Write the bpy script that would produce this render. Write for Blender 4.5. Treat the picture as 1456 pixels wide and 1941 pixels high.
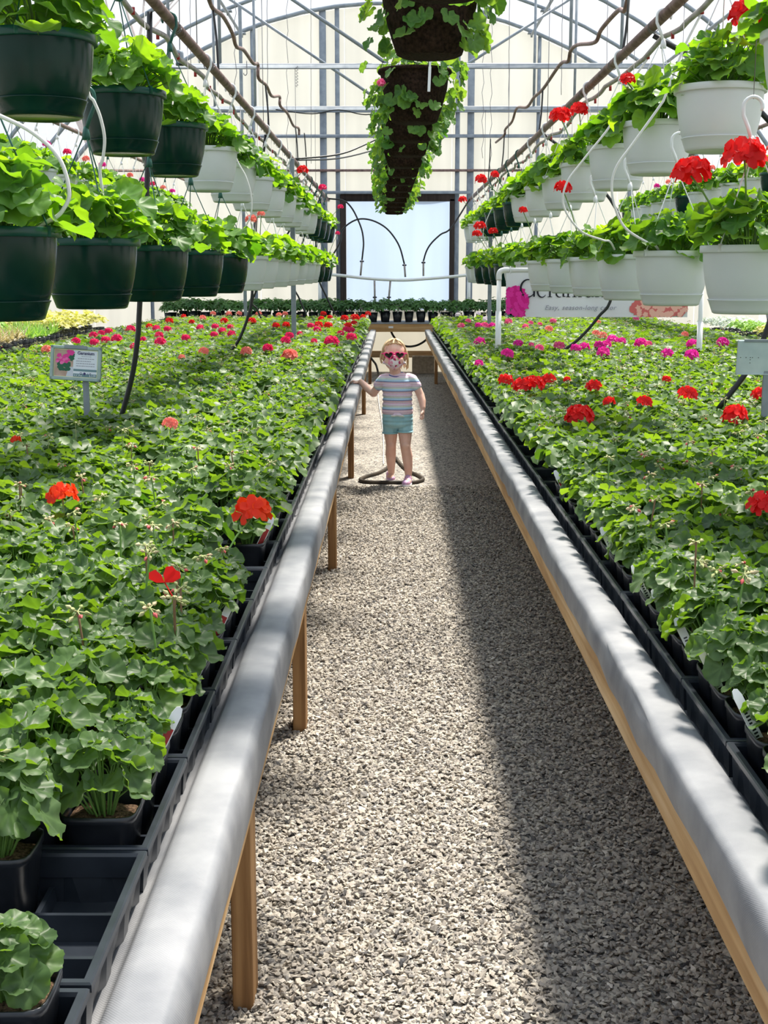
import bpy, math, random
import numpy as np
from mathutils import Matrix, Vector

for _o in list(bpy.data.objects):
    bpy.data.objects.remove(_o)
SC = bpy.context.scene
COL = SC.collection
RNG = np.random.default_rng(7)
PI = math.pi

# ------------------------------------------------------------------ camera
W_PX, H_PX, F_PX = 1456, 1941, 2500.0
VPX, VPY = 744.0, 517.0
CAM_H = 1.35
TH = math.atan((H_PX / 2 - VPY) / F_PX)
PSI = math.atan((VPX - W_PX / 2) / F_PX * math.cos(TH))
cam_d = bpy.data.cameras.new('camera')
cam_d.sensor_fit = 'VERTICAL'
cam_d.sensor_height = 36.0
cam_d.sensor_width = 36.0
cam_d.lens = F_PX / H_PX * 36.0
cam_d.clip_end = 200
cam = bpy.data.objects.new('camera', cam_d)
cam.location = (0, 0, CAM_H)
cam.rotation_euler = (PI / 2 - TH, 0, PSI)
COL.objects.link(cam)
SC.camera = cam

# ------------------------------------------------------------------ sky, sun, exposure
world = bpy.data.worlds.new('sky')
SC.world = world
world.use_nodes = True
_nt = world.node_tree
_nt.nodes.clear()
_out = _nt.nodes.new('ShaderNodeOutputWorld')
_bg = _nt.nodes.new('ShaderNodeBackground')
_tc = _nt.nodes.new('ShaderNodeTexCoord')
_sp = _nt.nodes.new('ShaderNodeSeparateXYZ')
_rp = _nt.nodes.new('ShaderNodeValToRGB')
_rp.color_ramp.elements[0].position = 0.0
_rp.color_ramp.elements[0].color = (0.93, 0.96, 1.0, 1)
_rp.color_ramp.elements[1].position = 0.75
_rp.color_ramp.elements[1].color = (0.55, 0.74, 1.0, 1)
_nt.links.new(_tc.outputs['Generated'], _sp.inputs[0])
_nt.links.new(_sp.outputs['Z'], _rp.inputs[0])
_nt.links.new(_rp.outputs[0], _bg.inputs['Color'])
_bg.inputs['Strength'].default_value = 0.66
_nt.links.new(_bg.outputs[0], _out.inputs[0])

SUN_TO = Vector((0.215, 0.36, 0.89)).normalized()
sun_d = bpy.data.lights.new('sun', 'SUN')
sun_d.energy = 9.0
sun_d.angle = math.radians(8)
sun_d.color = (1.0, 0.93, 0.82)
sun = bpy.data.objects.new('sun', sun_d)
sun.rotation_euler = SUN_TO.to_track_quat('Z', 'Y').to_euler()
COL.objects.link(sun)

SC.view_settings.view_transform = 'Standard'
SC.view_settings.look = 'None'
SC.view_settings.exposure = 0.42
SC.view_settings.gamma = 1.0
SC.view_settings.use_curve_mapping = False

# ------------------------------------------------------------------ pixel helpers (photo pixel -> direction)
_F = np.array([-math.sin(PSI) * math.cos(TH), math.cos(PSI) * math.cos(TH), -math.sin(TH)])
_R = np.array([math.cos(PSI), math.sin(PSI), 0.0])
_U = np.cross(_R, _F)
_C = np.array([0, 0, CAM_H])
def ray(x, y):
    return _F + _R * (x - W_PX / 2) / F_PX + _U * (H_PX / 2 - y) / F_PX
def onz(x, y, z):
    d = ray(x, y); return _C + d * ((z - CAM_H) / d[2])
def ony(x, y, Y):
    d = ray(x, y); return _C + d * (Y / d[1])
def onx(x, y, X):
    d = ray(x, y); return _C + d * (X / d[0])
def proj(p):
    v = np.asarray(p, float) - _C
    z = v @ _F
    return W_PX / 2 + F_PX * (v @ _R) / z, H_PX / 2 - F_PX * (v @ _U) / z

# ------------------------------------------------------------------ mesh helpers
class MB:
    def __init__(self):
        self.V, self.F, self.C, self.M, self.n = [], [], [], [], 0
    def add(self, v, f, c=None, m=0):
        v = np.asarray(v, float).reshape(-1, 3)
        f = np.asarray(f, int)
        if c is None:
            c = np.zeros((len(v), 3)) + 0.5
        c = np.asarray(c, float)
        if c.ndim == 1:
            c = np.tile(c, (len(v), 1))
        self.V.append(v); self.C.append(c)
        self.F.append(f + self.n); self.M.append(m)
        self.n += len(v)
        return self
    def box(self, a, b, c=None, m=0, bev=0.0):
        x0, y0, z0 = np.minimum(a, b); x1, y1, z1 = np.maximum(a, b)
        if bev <= 0:
            v = [(x0,y0,z0),(x1,y0,z0),(x1,y1,z0),(x0,y1,z0),(x0,y0,z1),(x1,y0,z1),(x1,y1,z1),(x0,y1,z1)]
            f = [(3,2,1,0),(4,5,6,7),(0,1,5,4),(1,2,6,5),(2,3,7,6),(3,0,4,7)]
            return self.add(v, f, c, m)
        # chamfered box: 24 verts
        cs = []
        for sx in (0, 1):
            for sy in (0, 1):
                for sz in (0, 1):
                    X = (x0, x1)[sx]; Y = (y0, y1)[sy]; Z = (z0, z1)[sz]
                    bx = bev * (1 - 2 * sx); by = bev * (1 - 2 * sy); bz = bev * (1 - 2 * sz)
                    cs += [(X, Y + by, Z + bz), (X + bx, Y, Z + bz), (X + bx, Y + by, Z)]
        i = lambda sx, sy, sz, k: (sx * 4 + sy * 2 + sz) * 3 + k
        q = []
        for s in (0, 1):
            q.append([i(s,0,0,0), i(s,1,0,0), i(s,1,1,0), i(s,0,1,0)][::(-1 if s == 0 else 1)])
            q.append([i(0,s,0,1), i(1,s,0,1), i(1,s,1,1), i(0,s,1,1)][::(1 if s == 0 else -1)])
            q.append([i(0,0,s,2), i(1,0,s,2), i(1,1,s,2), i(0,1,s,2)][::(-1 if s == 0 else 1)])
        for p in (0, 1):
            for r in (0, 1):
                q.append([i(0,p,r,1), i(1,p,r,1), i(1,p,r,2), i(0,p,r,2)])
                q.append([i(p,0,r,0), i(p,1,r,0), i(p,1,r,2), i(p,0,r,2)])
                q.append([i(p,r,0,0), i(p,r,1,0), i(p,r,1,1), i(p,r,0,1)])
        self.add(cs, q, c, m)
        n0 = self.n - 24
        t = [(n0 + 3 * k, n0 + 3 * k + 1, n0 + 3 * k + 2) for k in range(8)]
        self.F.append(np.array(t)); self.M.append(m)
        return self
    def lathe(self, prof, n=24, c=None, m=0, center=(0, 0, 0), sup=2.0):
        prof = np.asarray(prof, float)
        a = np.arange(n) / n * 2 * PI
        if sup == 2.0:
            cx, sy = np.cos(a), np.sin(a)
        else:
            cx = np.sign(np.cos(a)) * np.abs(np.cos(a)) ** (2 / sup)
            sy = np.sign(np.sin(a)) * np.abs(np.sin(a)) ** (2 / sup)
        v = np.stack([prof[:, 0:1] * cx, prof[:, 0:1] * sy, np.repeat(prof[:, 1:2], n, 1)], -1).reshape(-1, 3) + np.array(center)
        f = []
        for j in range(len(prof) - 1):
            for i in range(n):
                k = (i + 1) % n
                f.append((j * n + i, j * n + k, (j + 1) * n + k, (j + 1) * n + i))
        return self.add(v, f, c, m)
    def tube(self, pts, r, n=6, c=None, m=0, cap=True, closed=False):
        P = np.asarray(pts, float)
        N = len(P)
        r = np.full(N, r) if np.isscalar(r) else np.asarray(r, float)
        if closed:
            T = np.roll(P, -1, 0) - np.roll(P, 1, 0)
        else:
            T = np.gradient(P, axis=0)
        T /= np.linalg.norm(T, axis=1)[:, None] + 1e-12
        up = np.array([0, 0, 1.0]) if abs(T[0][2]) < 0.9 else np.array([1.0, 0, 0])
        u = np.cross(T[0], up); u /= np.linalg.norm(u)
        vs = []
        a = np.arange(n) / n * 2 * PI
        for i in range(N):
            u = u - T[i] * (u @ T[i]); u /= np.linalg.norm(u) + 1e-12
            w = np.cross(T[i], u)
            vs.append(P[i] + r[i] * (np.cos(a)[:, None] * u + np.sin(a)[:, None] * w))
        v = np.concatenate(vs)
        f = []
        for j in range(N if closed else N - 1):
            j2 = (j + 1) % N
            for i in range(n):
                k = (i + 1) % n
                f.append((j * n + i, j * n + k, j2 * n + k, j2 * n + i))
        self.add(v, f, c, m)
        if cap and not closed and n >= 3:
            n0 = self.n - len(v)
            self.F.append(np.array([[n0 + i for i in range(n)][::-1], [n0 + (N - 1) * n + i for i in range(n)]])); self.M.append(m)
        return self
    def ball(self, c0, rad, nu=12, nv=8, c=None, m=0, rot=None):
        rad = np.array(rad if hasattr(rad, '__len__') else (rad,) * 3, float)
        th = np.linspace(0, PI, nv + 1)[1:-1]
        ph = np.arange(nu) / nu * 2 * PI
        v = np.stack([np.outer(np.sin(th), np.cos(ph)), np.outer(np.sin(th), np.sin(ph)), np.outer(np.cos(th), np.ones(nu))], -1).reshape(-1, 3)
        v = np.concatenate([v, [[0, 0, 1], [0, 0, -1]]]) * rad
        if rot is not None:
            v = v @ np.array(rot).T
        v = v + np.array(c0)
        q = []; t = []
        for j in range(nv - 2):
            for i in range(nu):
                k = (i + 1) % nu
                q.append((j * nu + i, (j + 1) * nu + i, (j + 1) * nu + k, j * nu + k))
        top, bot = (nv - 1) * nu, (nv - 1) * nu + 1
        for i in range(nu):
            k = (i + 1) % nu
            t.append((top, i, k)); t.append((bot, (nv - 2) * nu + k, (nv - 2) * nu + i))
        self.add(v, q, c, m)
        self.F.append(np.array(t) + self.n - len(v)); self.M.append(m)
        return self
    def arrays(self):
        return np.concatenate(self.V), self.F, np.concatenate(self.C)
    def mesh(self, name, mats, smooth=True, attr=True):
        V = np.concatenate(self.V); C = np.concatenate(self.C)
        loops = np.concatenate([f.ravel() for f in self.F])
        sizes = np.concatenate([np.full(len(f), f.shape[1]) for f in self.F])
        mi = np.concatenate([np.full(len(f), m) for f, m in zip(self.F, self.M)])
        me = bpy.data.meshes.new(name)
        me.vertices.add(len(V)); me.vertices.foreach_set('co', V.astype(np.float32).ravel())
        me.loops.add(len(loops)); me.loops.foreach_set('vertex_index', loops.astype(np.int32))
        me.polygons.add(len(sizes))
        st = np.concatenate([[0], np.cumsum(sizes)[:-1]])
        me.polygons.foreach_set('loop_start', st.astype(np.int32))
        me.polygons.foreach_set('material_index', mi.astype(np.int32))
        me.polygons.foreach_set('use_smooth', np.full(len(sizes), smooth))
        me.update(calc_edges=True)
        if attr:
            at = me.color_attributes.new('col', 'FLOAT_COLOR', 'POINT')
            at.data.foreach_set('color', np.concatenate([C, np.ones((len(C), 1))], 1).astype(np.float32).ravel())
        for m in (mats if isinstance(mats, (list, tuple)) else [mats]):
            me.materials.append(m)
        return me
    def build(self, name, mats, parent=None, mtx=None, smooth=True, attr=False):
        return link(name, self.mesh(name, mats, smooth, attr), parent, mtx)

def link(name, data, parent=None, mtx=None):
    o = bpy.data.objects.new(name, data)
    COL.objects.link(o)
    if parent is not None:
        o.parent = parent
    if mtx is not None:
        o.matrix_basis = mtx
    return o
def tag(o, label=None, cat=None, group=None, kind=None):
    if label: o['label'] = label
    if cat: o['category'] = cat
    if group: o['group'] = group
    if kind: o['kind'] = kind
    return o
def thing(name, label, cat, loc=(0, 0, 0), rz=0.0, group=None):
    o = link(name, None, None, Matrix.Translation(loc) @ Matrix.Rotation(rz, 4, 'Z'))
    return tag(o, label, cat, group)
def rel(pts, org):
    return np.asarray(pts, float) - np.asarray(org, float)
def spline(pts, n=8):
    P = np.asarray(pts, float)
    Q = np.concatenate([[2 * P[0] - P[1]], P, [2 * P[-1] - P[-2]]])
    out = []
    for i in range(1, len(Q) - 2):
        p0, p1, p2, p3 = Q[i - 1:i + 3]
        for t in np.arange(n) / n:
            out.append(0.5 * (2 * p1 + (p2 - p0) * t + (2 * p0 - 5 * p1 + 4 * p2 - p3) * t * t + (3 * p1 - p0 - 3 * p2 + p3) * t ** 3))
    out.append(P[-1])
    return np.array(out)
def smooth_noise(n, step, rng):
    k = max(4, int(n / step) + 3)
    return np.interp(np.arange(n) / step, np.arange(k), rng.normal(size=k))

# ------------------------------------------------------------------ materials
def mat(name, color=(.5, .5, .5), rough=.6, spec=.3, metal=0.0):
    m = bpy.data.materials.new(name)
    m.use_nodes = True
    b = m.node_tree.nodes['Principled BSDF']
    b.inputs['Base Color'].default_value = (*color, 1)
    b.inputs['Roughness'].default_value = rough
    b.inputs['Specular IOR Level'].default_value = spec
    b.inputs['Metallic'].default_value = metal
    return m
def nd(m, typ, **kw):
    n = m.node_tree.nodes.new(typ)
    for k, v in kw.items():
        if k in n.inputs:
            n.inputs[k].default_value = v
        else:
            setattr(n, k, v)
    return n
def lk(m, a, b):
    m.node_tree.links.new(a, b)
def bsdf(m):
    return m.node_tree.nodes['Principled BSDF']
def ramp(m, fac, stops):
    r = nd(m, 'ShaderNodeValToRGB')
    e = r.color_ramp.elements
    while len(e) > 1:
        e.remove(e[-1])
    e[0].position = stops[0][0]; e[0].color = (*stops[0][1], 1)
    for p, c in stops[1:]:
        x = e.new(p); x.color = (*c, 1)
    lk(m, fac, r.inputs[0])
    return r
def coords(m, scale=(1, 1, 1), which='Object', rot=(0, 0, 0)):
    t = nd(m, 'ShaderNodeTexCoord')
    mp = nd(m, 'ShaderNodeMapping')
    mp.inputs['Scale'].default_value = scale
    mp.inputs['Rotation'].default_value = rot
    lk(m, t.outputs[which], mp.inputs[0])
    return mp.outputs[0]
def noise_tint(m, c1, c2, scale=8, detail=4, sc3=(1, 1, 1), bump=0.0, lo=.3, hi=.7):
    v = coords(m, sc3)
    n = nd(m, 'ShaderNodeTexNoise')
    n.inputs['Scale'].default_value = scale
    n.inputs['Detail'].default_value = detail
    lk(m, v, n.inputs['Vector'])
    r = ramp(m, n.outputs['Fac'], [(lo, c1), (hi, c2)])
    lk(m, r.outputs[0], bsdf(m).inputs['Base Color'])
    if bump:
        b = nd(m, 'ShaderNodeBump')
        b.inputs['Strength'].default_value = bump
        b.inputs['Distance'].default_value = 0.01
        lk(m, n.outputs['Fac'], b.inputs['Height'])
        lk(m, b.outputs[0], bsdf(m).inputs['Normal'])
    return m
def attr_mix(m, sock='Base Color', comp=0, stops=None):
    a = nd(m, 'ShaderNodeAttribute'); a.attribute_name = 'col'
    s = nd(m, 'ShaderNodeSeparateColor')
    lk(m, a.outputs['Color'], s.inputs[0])
    r = ramp(m, s.outputs[comp], stops)
    lk(m, r.outputs[0], bsdf(m).inputs[sock])
    return r, s

def translucent_mix(m, color, fac, colsock=None):
    """add thin-sheet transmission of light to a leaf / film material"""
    out = m.node_tree.nodes['Material Output']
    t = nd(m, 'ShaderNodeBsdfTranslucent')
    t.inputs['Color'].default_value = (*color, 1)
    if colsock is not None:
        lk(m, colsock, t.inputs['Color'])
    mx = nd(m, 'ShaderNodeMixShader')
    mx.inputs[0].default_value = fac
    lk(m, bsdf(m).outputs[0], mx.inputs[1]); lk(m, t.outputs[0], mx.inputs[2])
    lk(m, mx.outputs[0], out.inputs['Surface'])
    return mx
def transparent_mix(m, fac, color=(1, 1, 1)):
    out = m.node_tree.nodes['Material Output']
    src = out.inputs['Surface'].links[0].from_socket
    t = nd(m, 'ShaderNodeBsdfTransparent')
    t.inputs['Color'].default_value = (*color, 1)
    mx = nd(m, 'ShaderNodeMixShader')
    mx.inputs[0].default_value = fac
    lk(m, src, mx.inputs[1]); lk(m, t.outputs[0], mx.inputs[2])
    lk(m, mx.outputs[0], out.inputs['Surface'])

def leaf_mat(name, dark, light, zone, tr1, tr2, fac=.45, rough=.5, spec=.35):
    m = mat(name, light, rough, spec)
    a = nd(m, 'ShaderNodeAttribute'); a.attribute_name = 'col'
    s = nd(m, 'ShaderNodeSeparateColor'); lk(m, a.outputs['Color'], s.inputs[0])
    oi = nd(m, 'ShaderNodeObjectInfo')
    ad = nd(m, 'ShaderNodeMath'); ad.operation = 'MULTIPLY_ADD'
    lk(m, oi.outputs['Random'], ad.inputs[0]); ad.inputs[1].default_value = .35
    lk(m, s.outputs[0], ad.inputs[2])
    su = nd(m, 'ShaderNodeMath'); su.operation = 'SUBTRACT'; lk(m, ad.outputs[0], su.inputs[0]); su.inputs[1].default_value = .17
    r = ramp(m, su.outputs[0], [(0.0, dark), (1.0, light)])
    # zonal ring (the leaf's own marking) and pale veins follow the radial coordinate in G / angle in B
    rz = ramp(m, s.outputs[1], [(0, (0, 0, 0)), (.35, (0, 0, 0)), (.55, (1, 1, 1)), (.72, (0, 0, 0))])
    mx = nd(m, 'ShaderNodeMix'); mx.data_type = 'RGBA'
    ml = nd(m, 'ShaderNodeMath'); ml.operation = 'MULTIPLY'; lk(m, rz.outputs[0], ml.inputs[0]); ml.inputs[1].default_value = .45
    lk(m, ml.outputs[0], mx.inputs[0]); lk(m, r.outputs[0], mx.inputs[6]); mx.inputs[7].default_value = (*zone, 1)
    mv = nd(m, 'ShaderNodeMix'); mv.data_type = 'RGBA'
    lk(m, s.outputs[2], mv.inputs[0]); lk(m, mx.outputs[2], mv.inputs[6]); mv.inputs[7].default_value = (*[min(1, c * 1.7 + .03) for c in light], 1)
    lk(m, mv.outputs[2], bsdf(m).inputs['Base Color'])
    bsdf(m).inputs['Sheen Weight'].default_value = .25
    bsdf(m).inputs['Sheen Roughness'].default_value = .4
    rt = ramp(m, su.outputs[0], [(0.0, tr1), (1.0, tr2)])
    translucent_mix(m, tr2, fac, rt.outputs[0])
    return m

M = {}
M['leaf'] = leaf_mat('geranium_leaf', (.019, .058, .017), (.108, .195, .052), (.018, .055, .013), (.08, .22, .008), (.34, .56, .015), .40, .46, .45)
M['leafb'] = leaf_mat('basket_leaf', (.03, .11, .018), (.13, .29, .04), (.03, .10, .02), (.14, .40, .01), (.50, .78, .015), .48, .45, .4)
M['leafi'] = leaf_mat('ivy_leaf', (.04, .13, .03), (.12, .27, .05), (.03, .10, .03), (.12, .36, .02), (.40, .60, .04), .42, .5, .35)
M['leafd'] = leaf_mat('dark_leaf', (.04, .12, .035), (.12, .27, .07), (.03, .1, .02), (.06, .2, .02), (.16, .4, .04), .35)
M['leafy'] = leaf_mat('gold_leaf', (.40, .38, .10), (.75, .68, .22), (.4, .4, .1), (.4, .45, .05), (.7, .7, .1), .35)
M['leafg'] = leaf_mat('lime_leaf', (.16, .36, .06), (.40, .62, .14), (.2, .4, .1), (.2, .5, .04), (.5, .75, .08), .35)
M['leafs'] = leaf_mat('silver_leaf', (.38, .48, .38), (.72, .80, .70), (.5, .6, .5), (.4, .5, .35), (.7, .8, .6), .25)
M['leaft'] = leaf_mat('straw_leaf', (.40, .33, .18), (.72, .64, .40), (.5, .45, .3), (.4, .35, .1), (.7, .6, .2), .25)
M['stem'] = mat('stem', (.16, .30, .07), .5)
M['brownstem'] = mat('brown_stem', (.22, .13, .07), .6)
M['bud'] = mat('bud', (.42, .42, .20), .6)
attr_mix(M['bud'], 'Base Color', 0, [(0, (.30, .38, .12)), (.5, (.55, .48, .28)), (1, (.55, .10, .10))])
def petal_mat(name, c1, c2, tr):
    m = mat(name, c2, .5, .3)
    attr_mix(m, 'Base Color', 0, [(0, c1), (1, c2)])
    translucent_mix(m, tr, .35)
    return m
M['red'] = petal_mat('red_petal', (.55, .004, .006), (.85, .012, .010), (.9, .02, .02))
M['orange'] = petal_mat('orange_petal', (.75, .025, .006), (.95, .07, .01), (1, .10, .02))
M['magenta'] = petal_mat('magenta_petal', (.65, .01, .22), (.85, .03, .45), (.9, .04, .5))
M['rose'] = petal_mat('rose_petal', (.65, .008, .09), (.85, .02, .16), (.9, .03, .2))
M['coral'] = petal_mat('coral_petal', (.80, .16, .13), (.95, .33, .26), (1, .35, .3))
M['white'] = petal_mat('white_petal', (.75, .62, .75), (.92, .85, .92), (.9, .85, .9))
M['pink'] = petal_mat('pink_petal', (.75, .06, .25), (.92, .16, .36), (.95, .2, .4))

M['blackpl'] = noise_tint(mat('black_plastic', (.012, .014, .018), .32, .5), (.009, .011, .015), (.018, .021, .028), 30)
M['trayblk'] = noise_tint(mat('tray_plastic', (.016, .020, .028), .30, .55), (.012, .016, .023), (.026, .032, .043), 20)
M['soil'] = noise_tint(mat('potting_soil', (.10, .06, .04), .9, .1), (.02, .013, .009), (.22, .14, .09), 240, 6, bump=.8)
M['greenpot'] = noise_tint(mat('green_pot', (.003, .03, .021), .20, .22), (.002, .022, .016), (.004, .032, .024), 9)
M['whitepot'] = noise_tint(mat('white_pot', (.72, .76, .78), .35, .4), (.74, .78, .80), (.80, .83, .84), 7)
translucent_mix(M['whitepot'], (.7, .74, .74), .18)
M['whitepl'] = mat('white_plastic', (.80, .82, .84), .35, .4)
M['greenpl'] = mat('green_plastic', (.02, .10, .08), .35, .4)
M['greenrimlit'] = mat('lit_green_rim', (.006, .060, .048), .28, .35)  # rim paler than pot: its angle to the light painted into the colour
M['coir'] = noise_tint(mat('coir', (.05, .03, .02), .95, .1), (.008, .005, .004), (.042, .025, .017), 90, 8, bump=1.0)
M['steel'] = noise_tint(mat('galvanised_steel', (.42, .47, .52), .5, .3, .2), (.20, .235, .28), (.30, .34, .385), 12, 5)
M['rust'] = noise_tint(mat('rusty_pipe', (.20, .13, .11), .55, .4, .2), (.11, .065, .055), (.27, .18, .16), 25, 6, bump=.2)
M['greyhose'] = noise_tint(mat('grey_hose', (.36, .33, .32), .5), (.26, .22, .21), (.46, .43, .42), 14)
M['blackhose'] = mat('black_hose', (.012, .013, .015), .38, .5)
M['wire'] = mat('wire', (.22, .22, .24), .4, .5, .6)
M['whitetube'] = mat('white_tube', (.74, .74, .72), .4, .4)
M['pvc'] = mat('white_pvc', (.84, .85, .86), .32, .45)
M['conn'] = mat('red_connector', (.35, .03, .03), .45)
M['concrete'] = noise_tint(mat('concrete_block', (.35, .3, .24), .9), (.40, .33, .25), (.58, .50, .40), 30, 6, bump=.5)

def wood(name, axis, c1, c2, c3):
    m = mat(name, c2, .62, .25)
    s = [38.0, 38.0, 38.0]; s[axis] = 1.6
    v = coords(m, tuple(s))
    n = nd(m, 'ShaderNodeTexNoise'); n.inputs['Scale'].default_value = 1.0; n.inputs['Detail'].default_value = 5; n.inputs['Distortion'].default_value = .6
    lk(m, v, n.inputs['Vector'])
    r = ramp(m, n.outputs['Fac'], [(.3, c1), (.5, c2), (.68, c3)])
    v2 = coords(m, (1.6, 1.6, 1.6))
    n2 = nd(m, 'ShaderNodeTexNoise'); n2.inputs['Scale'].default_value = 2.2; n2.inputs['Detail'].default_value = 3
    lk(m, v2, n2.inputs['Vector'])
    mx = nd(m, 'ShaderNodeMix'); mx.data_type = 'RGBA'; mx.blend_type = 'MULTIPLY'
    mx.inputs[0].default_value = .55
    r2 = ramp(m, n2.outputs['Fac'], [(.35, (.62, .55, .48)), (.65, (1, 1, 1))])
    lk(m, r.outputs[0], mx.inputs[6]); lk(m, r2.outputs[0], mx.inputs[7])
    lk(m, mx.outputs[2], bsdf(m).inputs['Base Color'])
    b = nd(m, 'ShaderNodeBump'); b.inputs['Strength'].default_value = .25; b.inputs['Distance'].default_value = .002
    lk(m, n.outputs['Fac'], b.inputs['Height']); lk(m, b.outputs[0], bsdf(m).inputs['Normal'])
    return m
M['woody'] = wood('pine_board', 1, (.42, .24, .10), (.60, .38, .18), (.72, .52, .30))
M['woodz'] = wood('pine_leg', 2, (.17, .085, .032), (.31, .17, .07), (.42, .25, .11))
M['woodx'] = wood('pine_rail', 0, (.38, .21, .08), (.52, .31, .13), (.62, .42, .22))
M['darkwood'] = wood('dark_wood', 2, (.02, .013, .011), (.035, .024, .02), (.05, .035, .03))

def fabric_mat():
    m = mat('ground_cover_fabric', (.36, .37, .39), .5, .45)
    v = coords(m)
    n = nd(m, 'ShaderNodeTexNoise'); n.inputs['Scale'].default_value = 9; n.inputs['Detail'].default_value = 5
    lk(m, v, n.inputs['Vector'])
    r = ramp(m, n.outputs['Fac'], [(.3, (.17, .18, .20)), (.7, (.32, .325, .34))])
    n2 = nd(m, 'ShaderNodeTexNoise'); n2.inputs['Scale'].default_value = 4.2; n2.inputs['Detail'].default_value = 9; n2.inputs['Roughness'].default_value = .75
    lk(m, v, n2.inputs['Vector'])
    r2 = ramp(m, n2.outputs['Fac'], [(.70, (0, 0, 0)), (.76, (1, 1, 1))])
    mx = nd(m, 'ShaderNodeMix'); mx.data_type = 'RGBA'
    lk(m, r2.outputs[0], mx.inputs[0]); lk(m, r.outputs[0], mx.inputs[6]); mx.inputs[7].default_value = (.25, .12, .07, 1)
    lk(m, mx.outputs[2], bsdf(m).inputs['Base Color'])
    w1 = nd(m, 'ShaderNodeTexWave'); w1.bands_direction = 'Y'; w1.inputs['Scale'].default_value = 200
    w2 = nd(m, 'ShaderNodeTexWave'); w2.bands_direction = 'DIAGONAL'; w2.inputs['Scale'].default_value = 160
    lk(m, v, w1.inputs['Vector']); lk(m, v, w2.inputs['Vector'])
    ad = nd(m, 'ShaderNodeMath'); ad.operation = 'ADD'
    lk(m, w1.outputs['Fac'], ad.inputs[0]); lk(m, w2.outputs['Fac'], ad.inputs[1])
    b = nd(m, 'ShaderNodeBump'); b.inputs['Strength'].default_value = .18; b.inputs['Distance'].default_value = .0012
    lk(m, ad.outputs[0], b.inputs['Height']); lk(m, b.outputs[0], bsdf(m).inputs['Normal'])
    return m
M['fabric'] = fabric_mat()

def gravel_mat(name, stone=False):
    m = mat(name, (.4, .37, .33), .85, .2)
    stops = [(0, (.08, .08, .085)), (.25, (.25, .235, .22)), (.55, (.43, .39, .34)), (.8, (.57, .52, .44)), (1, (.70, .65, .58))]
    if stone:
        attr_mix(m, 'Base Color', 0, stops)
        return m
    v = coords(m)
    vo = nd(m, 'ShaderNodeTexVoronoi'); vo.inputs['Scale'].default_value = 85
    lk(m, v, vo.inputs['Vector'])
    s = nd(m, 'ShaderNodeSeparateColor'); lk(m, vo.outputs['Color'], s.inputs[0])
    r = ramp(m, s.outputs[0], [(0, (.07, .07, .07)), (.3, (.26, .245, .23)), (.6, (.43, .395, .345)), (1, (.64, .59, .51))])
    lk(m, r.outputs[0], bsdf(m).inputs['Base Color'])
    b = nd(m, 'ShaderNodeBump'); b.inputs['Strength'].default_value = 1.0; b.inputs['Distance'].default_value = .012; b.invert = True
    lk(m, vo.outputs['Distance'], b.inputs['Height']); lk(m, b.outputs[0], bsdf(m).inputs['Normal'])
    return m
M['gravel'] = gravel_mat('gravel')
M['stone'] = gravel_mat('gravel_stone', True)

def film(name, col, tcol, tfac, clear, rough=.4):
    m = mat(name, col, rough, .3)
    v = coords(m, (3.2, 3.2, .25))
    n = nd(m, 'ShaderNodeTexNoise'); n.inputs['Scale'].default_value = 1.6; n.inputs['Detail'].default_value = 4
    lk(m, v, n.inputs['Vector'])
    r = ramp(m, n.outputs['Fac'], [(.3, tuple(c * .9 for c in tcol)), (.7, tcol)])
    translucent_mix(m, tcol, tfac, r.outputs[0])
    if clear:
        transparent_mix(m, clear)
    return m
M['wallfilm'] = film('wall_sheet', (.74, .74, .72), (.86, .86, .82), .68, 0.0)
M['kickfilm'] = film('kick_sheet', (.62, .58, .48), (.60, .57, .47), .50, 0.0)
M['rooffilm'] = film('roof_film', (.8, .84, .88), (.9, .93, .97), .85, .80)
M['doorfilm'] = film('door_sheet', (.70, .77, .88), (.46, .585, .80), .66, 0.0)
# ------------------------------------------------------------------ the greenhouse shell
CX, CZ, RR = -0.08, -0.55, 5.4
Y_END, Y_START = 18.3, -5.0
HALF = math.sqrt(RR ** 2 - CZ ** 2)
def arch_z(x):
    return CZ + math.sqrt(max(0.0, RR ** 2 - (x - CX) ** 2))

floor = MB().add([(-30, -10, 0), (30, -10, 0), (30, 45, 0), (-30, 45, 0)], [(0, 1, 2, 3)]).build('floor', M['gravel'])
tag(floor, 'grey crushed gravel ground of the greenhouse', kind='structure')

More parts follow.
